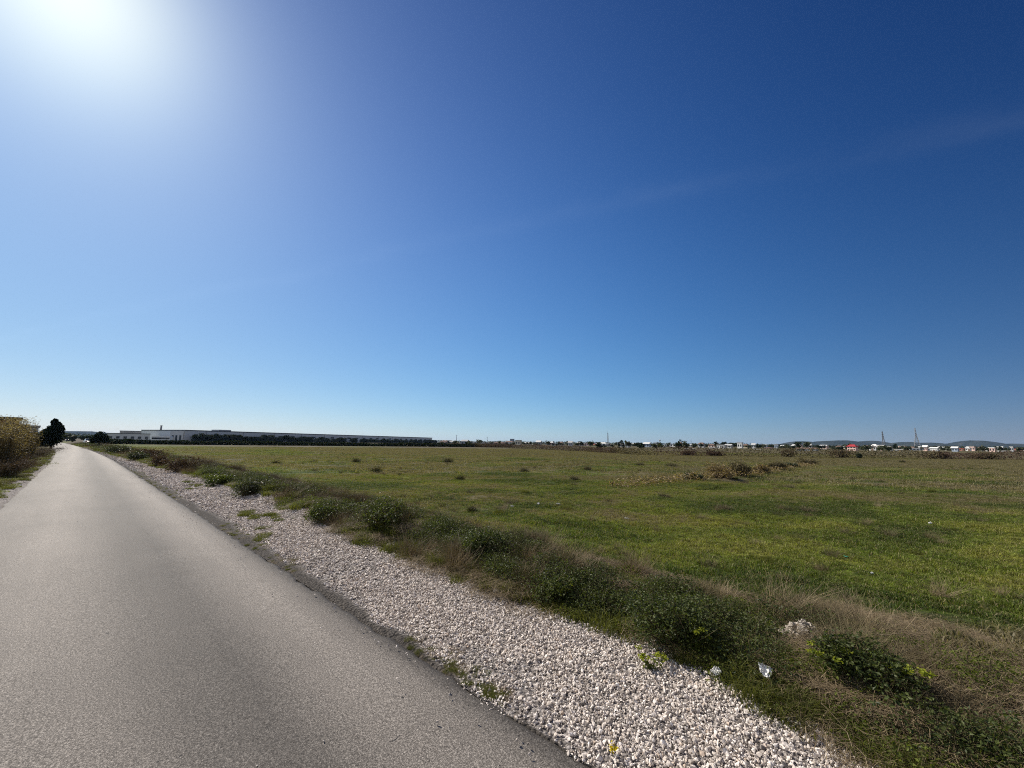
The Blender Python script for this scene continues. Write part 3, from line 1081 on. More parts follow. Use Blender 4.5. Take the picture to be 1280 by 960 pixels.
def bush(name, loc, R, Hh, seed, leaf_m, n, size, twig_n, label, cat, group=None, twig_m=None, aspect=1.0, twig_r=.006, hollow=.5, slim=.6):
    """irregular leafy shrub: foliage part and stems part"""
    rng = np.random.default_rng(seed)
    root = empty(name, loc, rng.random() * 6.28, label, cat, group)
    k = 5 + seed % 4
    lc = np.c_[disc(k, R * .55, rng), Hh * (.35 + .35 * rng.random(k))]
    lr = R * (.38 + .25 * rng.random(k))
    w = rng.integers(0, k, n)
    d = rng.normal(size=(n, 3)); d /= np.linalg.norm(d, axis=1, keepdims=True)
    rad = lr[w] * (hollow + (1 - hollow) * rng.random(n)) * (.75 + .5 * rng.random(n))
    C = lc[w] + d * rad[:, None] * np.array([1, aspect, Hh / R * .8])
    C[:, 2] = np.abs(C[:, 2]) * (1 + .1 * rng.normal(size=n))
    v, q, r = leaves(C, size * (.6 + .8 * rng.random(n)), rng, .35 if slim > .5 else .0, slim)
    link('foliage', np_mesh('foliage', v, q, leaf_m, rnd=r), root)
    a = np.c_[disc(twig_n, R * .3, rng), np.zeros(twig_n) - .03]
    e = rng.integers(0, n, twig_n)
    b = C[e] * np.array([1.08, 1.08, 1.12])
    v2, q2, r2 = stems(a, b, twig_r * (.6 + .8 * rng.random(twig_n)), R * .08, rng, 4)
    link('stems', np_mesh('stems', v2, q2, twig_m or M_TWIG, rnd=r2), root)
    return root


GB = 'bramble bushes on the rough bank beside the gravel'
bush('bramble_bush', on_ground(838, 800), .44, .34, 31, M_LEAF, 4200, .026, 260, 'large dark green bramble bush bulging toward the gravel, nearest pale dry grass heap', 'bush', GB)
bush('bramble_bush', on_ground(1080, 850), .36, .28, 32, M_LEAF, 3600, .025, 240, 'dark leafy bramble bush just behind the white plastic scraps near the yellow spurge', 'bush', GB)
bush('bramble_bush', on_ground(600, 690), .45, .30, 33, M_LEAF, 3000, .030, 220, 'broad low bramble bush on the bank between dried mounds and field', 'bush', GB)
bush('bramble_bush', on_ground(690, 735), .34, .24, 34, M_LEAF, 2200, .027, 180, 'small dark bramble bush beside the white scrap at the gravel edge', 'bush', GB)
bush('bramble_bush', on_ground(480, 655), .70, .48, 35, M_LEAF, 3400, .040, 240, 'tallest dark bramble bush on the bank with grass stalks rising from its top', 'bush', GB)
bush('bramble_bush', on_ground(412, 645), .55, .40, 36, M_LEAF, 2600, .042, 200, 'rounded dark bramble bush meeting the gravel where the bank begins to rise', 'bush', GB)
bush('grey_shrub', on_ground(310, 618), .62, .55, 37, M_OLIVE, 1500, .060, 160, 'round grey-green twiggy shrub standing where gravel turns grassy', 'bush')
bush('low_green_bush', on_ground(277, 605), .70, .42, 38, M_LEAF, 1500, .085, 50, 'compact bright dark-leaved bush by itself on the grassy verge', 'bush')
GBR = 'brown bushes along the far verge'
bush('brown_bush', on_ground(228, 590), 1.0, .72, 39, M_RUSSET, 1600, .09, 160, 'large brown-grey bush with a green foot beside the narrowing gravel', 'bush', GBR)
bush('brown_bush', on_ground(205, 583), .9, .75, 40, M_RUSSET, 1300, .10, 150, 'brown bush just behind the largest brown-grey verge bush', 'bush', GBR)
bush('brown_bush', on_ground(173, 576), .9, .70, 41, M_OLIVE, 1200, .11, 120, 'dark round bush nearest the road among the distant verge bushes', 'bush', GBR)
bush('brown_bush', on_ground(190, 573), 1.6, .75, 42, M_RUSSET, 1500, .13, 150, 'wide flat brown bush farthest out on the field side of the verge', 'bush', GBR)
bush('brown_bush', on_ground(150, 568), 1.5, .9, 43, M_OLIVE, 1300, .14, 120, 'last grey-green bush before the verge reaches the parked cars', 'bush', GBR)

# tall grass stalks on the bank
rs_ = np.random.default_rng(77)
for i, (px, py, h, lb) in enumerate([(470, 662, .75, 'tall tuft of pale grass stalks rising behind the tallest bramble bush'),
                                     (500, 655, .62, 'shorter tuft of grass stalks on the field side of the tallest bramble bush'),
                                     (640, 700, .5, 'tuft of dead stalks on the bank above the broad low bramble bush'),
                                     (1000, 775, .42, 'brown brush of dead stalks behind the pale rubble heap'),
                                     (1062, 800, .40, 'dark tuft of dead stalks casting shade beside the pale rubble heap'),
                                     (750, 742, .36, 'upright tuft of dry stalks between bramble and tan grass heap')]):
    V, qd, r = clump_straw(.26, h, 100, rs_, .0020, .45)
    o = link('grass_tuft', np_mesh('grass_tuft', V, qd, M_STRAW if i < 2 else M_TWIG, rnd=r))
    o.location = on_ground(px, py); tag(o, lb, 'grass tuft', 'tall dry tufts on the bank')


def spurge(px, py, h, seed, label):
    rng = np.random.default_rng(seed)
    root = empty('spurge', on_ground(px, py), 0, label, 'wild plant', 'yellow-green spurge plants')
    k = 7
    a = disc(k, .03, rng); b = disc(k, .13, rng, .4)
    hh = h * (.7 + .4 * rng.random(k))
    v, q, r = stems(np.c_[a, np.zeros(k)], np.c_[b, hh], np.full(k, .004), .02, rng)
    link('stems', np_mesh('stems', v, q, M_GREEN, rnd=r), root)
    n = 90
    w = rng.integers(0, k, n); u = rng.random(n) * .8
    C = np.c_[a[w] * (1 - u[:, None]) + b[w] * u[:, None], hh[w] * u] + rng.normal(size=(n, 3)) * .014
    v, q, r = leaves(C, np.full(n, .03), rng)
    link('leaves', np_mesh('leaves', v, q, M_LEAFB, rnd=r), root)
    for i in range(k):
        C = np.array([[b[i, 0], b[i, 1], hh[i]]]) + rng.normal(size=(24, 3)) * np.array([.013, .013, .006])
        v, q, r = leaves(C, np.full(24, .020), rng, 1.2, .9)
        link('flower_head', np_mesh('flower_head', v, q, M_SPURGE, rnd=r), root)


spurge(1148, 885, .24, 51, 'yellow-headed spurge plant in the dead grass beyond the plastic scraps')
spurge(1040, 860, .26, 52, 'pale yellow spurge stem standing between the two bramble thickets')
spurge(868, 815, .20, 53, 'spurge with lime heads at the foot of the large dark bramble')
spurge(705, 750, .22, 54, 'spurge tucked against the small bramble by the gravel')
spurge(815, 842, .14, 55, 'tiny lime spurge growing right at the gravel edge')
# one yellow flower at the road edge
fl = empty('yellow_flower', on_ground(766, 953), 0, 'single yellow flower low in the gravel beside the asphalt edge', 'flower')
rng = np.random.default_rng(4)
v, q, r = stems(np.zeros((3, 3)), np.array([[.0, .0, .07], [.05, .02, .05], [-.04, .03, .04]]), np.full(3, .003), .004, rng)
link('stem', np_mesh('stem', v, q, M_GREEN, rnd=r), fl)
v, q, r = leaves(np.array([[0, 0, .075]]) + rng.normal(size=(26, 3)) * .010, np.full(26, .018), rng, .8, .7)
link('petals', np_mesh('petals', v, q, M_FLOWER, rnd=r), fl)
v, q, r = leaves(np.c_[disc(40, .07, rng), .02 * rng.random(40)], np.full(40, .03), rng, .8)
link('leaves', np_mesh('leaves', v, q, M_LEAFB, rnd=r), fl)


# ---- litter
def crumple(name, px, py, w, d, h, seed, m, label, cat='litter', lift=.02, group=None):
    rng = np.random.default_rng(seed)
    n = 15
    u, v = np.meshgrid(np.linspace(-.5, .5, n), np.linspace(-.5, .5, n), indexing='ij')
    o_ = rng.random(2) * 50
    fold = np.abs(fbm(u * 5 + o_[0], v * 5 + o_[1], 4) - .5) * 2
    edge = 1 - .35 * np.clip(np.hypot(u, v) * 2 - .55, 0, 1)
    X = (u + (fbm(u * 4 + 7 + o_[0], v * 4, 3) - .5) * .45) * w * edge; Y = (v + (fbm(u * 4, v * 4 + 5 + o_[1], 3) - .5) * .45) * d * edge
    Z = h * fold * .9 + h * .5 * (vnoise(u * 9 + o_[0], v * 9) - .5)
    th = .0012
    V = np.concatenate([np.stack([X, Y, Z], 2).reshape(-1, 3), np.stack([X, Y, Z - th], 2).reshape(-1, 3)])
    k_ = np.arange((n - 1) ** 2); a = k_ // (n - 1); b = k_ % (n - 1); q = a * n + b
    f1 = np.stack([q, q + n, q + n + 1, q + 1], 1); f2 = f1[:, ::-1] + n * n
    o = link(name, np_mesh(name, V, np.concatenate([f1, f2]), m, smooth=False))
    p = on_ground(px, py); o.location = p + Vector((0, 0, lift)); o.rotation_euler = (.35 + rng.normal() * .1, rng.normal() * .12, rng.normal() * .5)
    return tag(o, label, cat, group)


LG = 'scraps of litter'
crumple('plastic_scrap', 896, 856, .085, .06, .035, 1, M_PLASTIC, 'small white crumpled scrap lying at the gravel edge below the bramble', lift=.09, group=LG)
crumple('plastic_bag', 959, 866, .12, .10, .045, 2, M_PLASTIC, 'larger crumpled white plastic bag caught in weeds beside the smaller scrap', lift=.14, group=LG)
crumple('plastic_scrap', 620, 742, .085, .05, .03, 3, M_PLASTIC, 'white scrap alone on the edge where gravel meets low bramble', lift=.04, group=LG)
crumple('paper_scrap', 673, 632, .11, .09, .06, 4, M_PLASTIC, 'white paper scrap in the grass, half of a close pair', lift=.05, group=LG)
crumple('paper_scrap', 698, 632, .15, .09, .045, 5, M_PLASTIC, 'flatter white paper scrap beside its twin in mid field', lift=.05, group=LG)
crumple('paper_scrap', 1163, 657, .08, .07, .06, 6, M_PLASTIC, 'bright white scrap by itself far out on the open grass', lift=.05, group=LG)
crumple('paper_scrap', 1090, 719, .045, .035, .025, 7, M_PLASTIC, 'tiny white scrap on the green turf near the green plastic piece', lift=.03, group=LG)
crumple('plastic_piece', 1058, 698, .08, .035, .02, 8, M_GREENPL, 'small green plastic piece lying flat on the turf', lift=.03, group=LG)
crumple('paper_scrap', 640, 635, .14, .06, .03, 9, M_PLASTIC, 'thin pale scrap in the field behind the bank', lift=.05, group=LG)
crumple('paper_scrap', 783, 650, .15, .06, .03, 10, M_PLASTIC, 'lone pale scrap between the paired scraps and the dry ditch bushes', lift=.04, group=LG)


def heap(name, px, py, w, d, h, n, r0, r1, m, seed, label, cat):
    rng = np.random.default_rng(seed)
    p = on_ground(px, py)
    c = disc(n, 1, rng, .55)
    P = np.c_[c[:, 0] * w, c[:, 1] * d, h * np.clip(1 - np.hypot(c[:, 0], c[:, 1]), 0, 1) ** .7 * (.5 + .5 * rng.random(n))]
    V, f, r = stones(P, r0 + (r1 - r0) * rng.random(n), rng)
    o = link(name, np_mesh(name, V, f, m, rnd=r)); o.location = p; o.rotation_euler = (0, 0, -.5)
    return tag(o, label, cat)


heap('rubble_heap', 1006, 800, .20, .13, .17, 620, .010, .030, M_PALESTONE, 8, 'small pale heap of broken rubble rising out of the weeds', 'rubble')
heap('rubble_heap', 952, 776, .12, .06, .04, 80, .007, .02, M_PALESTONE, 9, 'scatter of a few pale rubble lumps behind the main heap', 'rubble')
heap('stone_pile', 492, 682, .16, .12, .07, 60, .02, .05, M_PALESTONE, 10, 'bare pale lumps of earth and stone at the edge of the gravel', 'rubble')
# tan heap of dead grass on the bank
rng = np.random.default_rng(12)
n = 700
c = disc(n, 1, rng, .5); c[:, 0] *= .48; c[:, 1] *= .26
hz_ = .16 * np.clip(1 - (c[:, 0] / .5) ** 2 - (c[:, 1] / .28) ** 2, 0, 1)
d = rng.normal(size=(n, 2)); d /= np.linalg.norm(d, axis=1, keepdims=True)
ln = .05 + .16 * rng.random((n, 1))
V, q, r = stems(np.c_[c - d * ln, hz_ + .03 * rng.random(n)], np.c_[c + d * ln, hz_ + .05 * rng.random(n)], np.full(n, .003), .02, rng)
hg = link('dead_grass_heap', np_mesh('dead_grass_heap', V, q, M_STRAW, rnd=r)); hg.location = on_ground(772, 748); hg.rotation_euler = (0, 0, -.5)
tag(hg, 'tan heap of flattened dead grass on the crest of the bank', 'grass heap')
# fallen bramble canes near the corner
for i, (a, b, lb) in enumerate([((1090, 815), (1185, 850), 'long pale dead cane lying across the weeds beyond the rubble heap'), ((1165, 875), (1212, 905), 'short arched dead cane in the brown grass by the spurge')]):
    p0, p1 = on_ground(*a), on_ground(*b)
    m_ = MB(); pts = []
    for k_ in range(9):
        u = k_ / 8
        q = p0.lerp(p1, u); pts.append((q.x, q.y, q.z + .10 + .10 * math.sin(u * PI) + .012 * math.sin(u * 17 + i)))
    m_.tube(pts, [.0045 * (1 - .5 * k_ / 8) for k_ in range(9)], 5)
    tag(m_.build('dead_cane', M_STRAW), lb, 'dead cane')

# ---- dry bushes in the field ditch
GD = 'dry bushes along the field ditch'
for i, (px, py, y_top, wpx, m_, lb) in enumerate([
        (868, 600, 591, 26, M_OLIVE, 'first low straggling bush at the near end of the field ditch'),
        (900, 598, 579, 40, M_REED, 'tallest pale grey-brown bush in the dry ditch row'),
        (925, 595, 577, 36, M_TWIG, 'dark brown bush packed against the tallest pale one in the ditch'),
        (950, 591, 580, 28, M_REED, 'grey bush filling the middle of the ditch row'),
        (972, 588, 578, 26, M_TWIG, 'leaning dark bush before the gap in the ditch row'),
        (990, 585, 579, 22, M_OLIVE, 'thin low bush after the gap in the ditch row'),
        (1009, 581, 573, 26, M_TWIG, 'rounded dark bush ending the ditch row at its far end')]):
    p = on_ground(px, py)
    top = pt(px, y_top, p.y).z
    R = abs(hx(px + wpx / 2, p.y) - hx(px - wpx / 2, p.y)) / 2
    bush('ditch_bush', p, R, max(.3, top - p.z), 60 + i, m_, 1100, .16 + .003 * p.y, 420, lb, 'bush', GD, twig_m=M_REED, twig_r=.010, hollow=.1, slim=.16)

# dark weed clumps standing out in the pasture
GW = 'dark weed clumps dotted over the pasture'
for i, (px, py, R, h) in enumerate([(575, 600, .35, .35), (560, 578, .9, .6), (735, 588, .5, .45), (718, 600, .4, .3), (590, 640, .22, .18), (655, 590, .6, .4), (905, 637, .3, .2), (470, 590, .5, .45),
                                    (985, 611, .7, .28), (830, 622, .35, .22), (800, 582, .7, .4), (840, 583, .9, .5), (1010, 640, .4, .2), (1128, 578, .4, .5), (445, 578, .7, .5), (345, 580, .6, .4)]):
    rng = np.random.default_rng(200 + i)
    p = on_ground(px, py)
    R *= .75; h *= .8
    V, qd, r = clump_straw(R * .8, h, 240, rng, .002 + .00012 * p.y, .6)
    c_ = disc(240, R, rng, .8)
    v2, q2, r2 = leaves(np.c_[c_, h * .6 * rng.random(240) * np.exp(-(np.hypot(c_[:, 0], c_[:, 1]) / R) ** 2)], np.full(240, .022 + .0012 * p.y), rng)
    V, fl, r, mi = merge([(V, [qd], r, 0), (v2, [q2], r2, 1)])
    o = link('weed_clump', np_mesh('weed_clump', V, fl, [M_TWIG, M_LEAF], rnd=r, midx=mi)); o.location = p
    tag(o, 'dark dry weed clump standing above the short pasture grass', 'weed clump', GW)


# ================================================================== FAR THINGS
def gz(x, y):
    return float(H(x, y))


def tree(name, px, py_top, y, wpx, label, cat='tree', group=None, m=None, leaves_n=500, seed=0, shape='round', base_z=None, clump=.35, trunk_h=.22):
    """tapered trunk with limbs and a crown of leaf clumps; height and width taken from the photo at its own distance"""
    rng = np.random.default_rng(900 + seed)
    x = hx(px, y); z0 = gz(x, y) if base_z is None else base_z
    top = pt(px, py_top, y).z
    Ht = max(1.2, top - z0)
    W = max(.5, abs(hx(px + wpx / 2, y) - hx(px - wpx / 2, y)))
    root = empty(name, (x, y, z0), 0, label, cat, group)
    R = W / 2
    if shape == 'cypress':
        n = leaves_n
        u = rng.random(n)
        rad = R * np.sin(np.clip(u * .93 + .07, 0, 1) ** .6 * PI) ** .7 * (.55 + .45 * rng.random(n))
        a = rng.random(n) * 2 * PI
        C = np.c_[rad * np.cos(a), rad * np.sin(a), Ht * (.06 + .94 * u)]
        lobes = [(0, 0, Ht * .5)]
    else:
        k_ = 9 if shape == 'round' else 12
        ang = rng.random(k_) * 2 * PI
        if shape == 'cone':
            hh = np.linspace(.24, .93, k_); rr_ = R * (1.0 - hh) * 1.0 * (.3 + .7 * rng.random(k_))
            lr = R * (.62 * (1.0 - hh) + .10)
        else:
            hh = .35 + .45 * rng.random(k_); rr_ = R * .62 * rng.random(k_) ** .5
            lr = R * (.34 + .22 * rng.random(k_))
        lc = np.c_[rr_ * np.cos(ang), rr_ * np.sin(ang), hh * Ht]
        lz = np.minimum(lr, Ht * .26)
        w = rng.integers(0, k_, leaves_n)
        d = rng.normal(size=(leaves_n, 3)); d /= np.linalg.norm(d, axis=1, keepdims=True)
        C = lc[w] + d * (.35 + .65 * rng.random(leaves_n) ** .5)[:, None] * np.c_[lr[w], lr[w], lz[w]] * (.85 + .3 * rng.random((leaves_n, 1)))
        C[:, 2] = np.clip(C[:, 2], Ht * .08, Ht * 1.0)
        lobes = lc
    v, q, r = leaves(C, clump * (.6 + .8 * rng.random(len(C))), rng, .3, .75)
    link('crown', np_mesh('crown', v, q, m or M_DARKTREE, rnd=r), root)
    tb = MB()
    tr = max(.06, W * .035)
    tb.tube([(0, 0, -.15), (tr * .3, 0, Ht * .2), (0, tr * .4, Ht * .45), (0, 0, Ht * .75)], [tr * 1.25, tr, tr * .7, tr * .25], 7)
    for c in (lobes[:6] if shape != 'cypress' else []):
        tb.tube([(0, 0, Ht * .22), (c[0] * .5, c[1] * .5, c[2] * .75), (c[0], c[1], c[2])], [tr * .5, tr * .3, tr * .12], 5)
    tb.build('trunk', M_BARK, root)
    return root


def house(px0, px1, py_top, y, roof, wall_m, roof_m, label, storeys=1, ncol=3, rz=None, depth=None, door=True, name='house', cat='house', group=None, chimney=False):
    x0, x1 = hx(px0, y), hx(px1, y)
    cx = (x0 + x1) / 2
    az = math.atan2(cx, y)
    wt = (x1 - x0) * math.cos(az)
    turn = .55 if rz is None else rz
    rz = -az - turn
    z0 = gz(cx, y)
    top = pt((px0 + px1) / 2, py_top, y).z - z0
    d = depth or .45 * wt
    w = max(wt * .35, (wt - d * abs(math.sin(turn))) / math.cos(turn))
    rh = 0 if roof == 'flat' else min(2.2, top * .33)
    hw = top - rh - (.35 if roof == 'flat' else 0)
    root = empty(name, (cx, y, z0), rz, label, cat, group)
    MB().box(-w / 2, w / 2, -d / 2, d / 2, -.3, hw).build('wall', wall_m, root)
    r = MB()
    e = .35
    if roof == 'flat':
        r.box(-w / 2 - .2, w / 2 + .2, -d / 2 - .2, d / 2 + .2, hw + .002, hw + .35)
    elif roof == 'gable':
        r.poly([(-w / 2 - e, -d / 2 - e, hw + .003), (w / 2 + e, -d / 2 - e, hw + .003), (w / 2 + e, d / 2 + e, hw + .003), (-w / 2 - e, d / 2 + e, hw + .003), (-w / 2 - e, 0, hw + rh), (w / 2 + e, 0, hw + rh)],
               [(0, 1, 5, 4), (2, 3, 4, 5), (0, 4, 3), (1, 2, 5), (3, 2, 1, 0)])
    else:
        k_ = min(w, d) * .45
        r.poly([(-w / 2 - e, -d / 2 - e, hw + .003), (w / 2 + e, -d / 2 - e, hw + .003), (w / 2 + e, d / 2 + e, hw + .003), (-w / 2 - e, d / 2 + e, hw + .003), (-w / 2 + k_, 0, hw + rh), (w / 2 - k_, 0, hw + rh)],
               [(0, 1, 5, 4), (2, 3, 4, 5), (0, 4, 3), (1, 2, 5), (3, 2, 1, 0)])
    ro = r.build('roof', roof_m, root)
    if chimney:
        MB().box(w * .2, w * .2 + .6, .4, 1.0, hw + .2, hw + rh + .7).build('chimney', M_CONC, ro)
    sh = hw / storeys
    for st_ in range(storeys):
        for c in range(ncol):
            wx = -w / 2 + w * (c + .5) / ncol
            ww = min(1.5, w / ncol * .5); wh = min(1.4, sh * .48); zb = st_ * sh + sh * .34
            if door and st_ == 0 and c == ncol // 2:
                MB().box(wx - .5, wx + .5, -d / 2 - .08, -d / 2 - .003, -.05, min(2.1, sh * .8)).build('door', M_DOOR, root)
                continue
            MB().box(wx - ww / 2, wx + ww / 2, -d / 2 - .06, -d / 2 - .003, zb, zb + wh).build('window', M_WINDOW, root)
    # side wall facing the road
    MB().box(-w / 2 - .06, -w / 2 - .003, -.7, .7, sh * .35, sh * .35 + min(1.3, sh * .45)).build('window', M_WINDOW, root)
    return root


# ---- the long warehouse
A = Vector((hx(230, 264), 264, 0)); B = Vector((hx(540, 573), 573, 0))
ux = (B - A).normalized(); Lw = (B - A).length
wh = empty('warehouse', (A.x, A.y, -.15), math.atan2(ux.y, ux.x), 'very long grey flat-roofed warehouse with a pale end wall across the field', 'warehouse')
# local +x along the front, +y away from it (behind); the front faces local -y
hA = pt(230, 537.2, 264).z + .15; WD = 46
MB().box(.0, Lw, 0, WD, -.2, hA - .6).build('wall', M_CLAD, wh)
r_ = MB().box(-.25, Lw + .25, -.25, WD + .25, hA - .598, hA); rf = r_.build('roof', M_CLADD, wh)
q0 = .155 * Lw
MB().box(q0 * .52, q0 * .70, 6, 14, hA + .002, hA + 1.0).build('roof_cabin', M_GREYW, rf)
MB().box(-.5, -.26, .4, 14, -.2, hA - .8).build('end_facing', M_WHITE, wh)
for yy in (2.2, 6.2, 10.0):
    MB().box(-.58, -.503, yy, yy + 1.8, -.1, 4.2).build('loading_door', M_WINDOW, wh)
for k_ in range(22):
    xx = Lw * (.22 + .75 * k_ / 21)
    w_ = MB().box(xx, xx + 4.6, -.12, -.003, 3.9, 5.3).build('window', M_WINDOW, wh)
for k_ in range(12):
    xx = Lw * (k_ + .5) / 12
    MB().box(xx - .25, xx + .25, -.2, -.003, 0, hA - .62).build('pilaster', M_GREYW, wh)
# trees planted along it
rt = np.random.default_rng(61)
us = list(np.linspace(.01, .30, 15)) + list(np.linspace(.33, .42, 4)) + [.47, .52, .545, .57, .60, .63, .66, .69, .70, .73, .76, .80, .83, .86, .90, .93, .95, .975]
for i, u in enumerate(us):
    p = A + ux * (Lw * u) + Vector((ux.y, -ux.x, 0)) * (7 + 2 * rt.random())
    px = 640 + (p.x / p.y) * F / math.cos(PITCH) * 1.0
    hgt = (4.9 if u < .31 else 3.8) * (.75 + .45 * rt.random())
    wdt = 7.0 + 3.5 * rt.random()
    rng = np.random.default_rng(3000 + i)
    root = empty('wall_tree', (p.x, p.y, gz(p.x, p.y)), rng.random() * 6, 'small dark dense tree in the row along the long warehouse wall', 'tree', 'trees along the warehouse wall')
    n = 1300
    kl = 9
    lc = np.c_[disc(kl, wdt * .3, rng), hgt * (.3 + .45 * rng.random(kl))]
    w = rng.integers(0, kl, n); d = rng.normal(size=(n, 3)); d /= np.linalg.norm(d, axis=1, keepdims=True)
    C = lc[w] + d * (wdt * .26) * (.4 + .7 * rng.random((n, 1))); C[:, 2] = np.clip(C[:, 2], .2, hgt)
    v, q, r = leaves(C, 1.0 * (.6 + .8 * rng.random(n)), rng, .3, .75)
    link('crown', np_mesh('crown', v, q, M_DARKTREE, rnd=r), root)
    tb = MB().tube([(0, 0, -.2), (0, 0, hgt * .4), (.1, .1, hgt * .7)], [.2, .14, .05], 6)
    for c in lc[:4]:
        tb.tube([(0, 0, hgt * .25), tuple(c)], [.08, .03], 5)
    tb.build('trunk', M_BARK, root)

# ---- low works buildings left of it
house(135, 187, 541.8, 250, 'flat', M_CLAD, M_CLADD, 'long low grey works hall beside the dark round roadside bush', 1, 6, .0, 30, False, 'works_hall', 'works hall')
house(151, 219, 539.2, 330, 'flat', M_GREYW, M_CLADD, 'pale grey works hall rising behind the lower hall, with the chimney on it', 1, 5, .0, 30, False, 'works_hall', 'works hall')
house(212, 219, 538.5, 300, 'flat', M_GREYW, M_CLADD, 'narrow grey annexe touching the pale end of the warehouse', 2, 1, 0, 10, False, 'annexe', 'annexe')
x = hx(199.5, 345); zt = pt(199.5, 532.2, 345).z
ch = empty('chimney_stack', (x, 345, -.15), 0, 'tall thin chimney stack rising above the pale works hall', 'chimney')
MB().tube([(0, 0, -.2), (0, 0, zt * .6), (0, 0, zt + .15)], [.85, .75, .65], 12).build('shaft', M_CONC, ch, True)
MB().tube([(0, 0, zt + .152), (0, 0, zt + .5)], [.78, .78], 12).build('cap', M_CLADD, ch)


# ---- vehicles
def car(x, y, rz, paint, label, cat='car', group=None):
    root = empty('parked_car', (x, y, gz(x, y)), rz, label, cat, group)
    # profile along y (length), z up; nose at -y
    low = [(-2.1, .32), (-2.15, .55), (-2.0, .78), (-1.05, .92), (.0, .98), (1.75, .98), (2.1, .86), (2.12, .38), (1.9, .26), (-1.9, .26)]
    MB().extrude_x(low, -.84, .84).build('body', paint, root)
    cab = [(-1.0, .925), (-.25, 1.42), (.2, 1.47), (1.1, 1.45), (1.85, .985)]
    n = len(cab)
    pts = [(-.80 + (.0 if z < 1 else .12), yy, z) for yy, z in cab] + [(.80 - (.0 if z < 1 else .12), yy, z) for yy, z in cab]
    fs = [tuple(range(n)), tuple(reversed(range(n, 2 * n)))] + [((i + 1) % n, i, n + i, n + (i + 1) % n) for i in range(n)]
    MB().poly(pts, fs).build('cabin', M_GLASS, root)
    MB().box(-.66, .66, -.2, 1.12, 1.462, 1.50, .01).build('roof', paint, root)
    for sx in (-1, 1):
        for yy in (-1.3, 1.3):
            w = MB().tube([(sx * .66, yy, .31), (sx * .87, yy, .31)], .31, 16).build('wheel', M_TYRE, root)
            MB().tube([(sx * .871, yy, .31), (sx * .885, yy, .31)], .2, 12).build('rim', M_RIM, w)
        MB().box(sx * .6 - .16, sx * .6 + .16, -2.18, -2.08, .6, .74).build('headlight', M_LAMP, root)
        MB().box(sx * .64 - .14, sx * .64 + .14, 2.105, 2.16, .62, .82).build('tail_light', M_TAIL, root)
    return root


GC = 'cars parked beside the road'
ra = math.atan2(UY, UX) + PI / 2


def rp(px, y):
    return hx(px, y), y


x, y = rp(116, 96); car(x, y, ra, M_CARS, 'pale silver car parked on the field side before the dark round bush', 'car', GC)
x, y = rp(111.5, 108); car(x, y, ra + .1, M_CARW, 'white car just beyond the silver one at the field side of the road', 'car', GC)
x, y = rp(84.0, 190); car(x, y, ra, M_CARW, 'white car far down the road on the tree side', 'car', GC)
x, y = rp(87.5, 170); car(x, y, ra, M_CARD, 'dark car parked farthest along the road', 'car', GC)

bus = empty('parked_bus', (hx(203, 215), 215, -.15), .12, 'white-roofed bus standing in front of the works hall', 'bus')
MB().box(-4.6, 4.6, -1.2, 1.2, .45, 2.9, .12).build('body', M_CARW, bus)
MB().box(-4.4, 4.4, -1.26, -1.203, 1.5, 2.4).build('window_band', M_GLASS, bus)
MB().box(-4.4, 4.4, -1.15, 1.15, 2.903, 3.05, .04).build('roof', M_CARW, bus)
for xx in (-3.1, 3.0):
    for yy in (-1.15, 1.15):
        w = MB().tube([(xx, yy - .14, .48), (xx, yy + .14, .48)], .48, 14).build('wheel', M_TYRE, bus)
        MB().tube([(xx, yy - .16, .48), (xx, yy + .16, .48)], .26, 12).build('rim', M_RIM, w)

# ---- trees and buildings around the road
tree('dense_evergreen', 66, 523, 60, 30, 'large dark pointed evergreen standing over the road opposite the parked cars', 'tree', None, M_DARKTREE, 6500, 1, 'cone', clump=.26)
tree('dense_evergreen', 45, 541, 58, 20, 'low dark evergreen shrub tree at the foot of the large pointed evergreen', 'tree', None, M_DARKTREE, 1500, 2, 'round', clump=.3)
tree('round_bush_tree', 125, 540, 75, 19, 'dark round bushy tree beside the parked silver car', 'tree', None, M_DARKTREE, 1800, 3, 'round', clump=.32)
tree('roadside_tree', 91, 543.5, 150, 9, 'small grey-green tree farther along behind the large evergreen', 'tree', None, M_OLIVE, 500, 4, 'round', clump=.6)
tree('roadside_tree', 84, 541.5, 170, 12, 'grey-green tree closing the far end of the road on the evergreen side', 'tree', None, M_OLIVE, 600, 5, 'round', clump=.6)
tree('roadside_tree', 107, 545, 190, 14, 'low dark tree closing the far end of the road beside the cars', 'tree', None, M_DARKTREE, 500, 6, 'round', clump=.7)
house(-105, 22, 520.5, 45, 'flat', M_BRICK, M_DARKROOF, 'unfinished dark red brick house rising behind the reeds', 2, 5, 0., 7)
house(20, 46, 532, 75, 'flat', M_BLUEGREY, M_CONC, 'grey flat-roofed house behind the reeds, lower than the brick one', 1, 3, 0., 8)

# ---- reeds on the left, each stand a thing
GR = 'dry reed stands on the verge by the brick house'


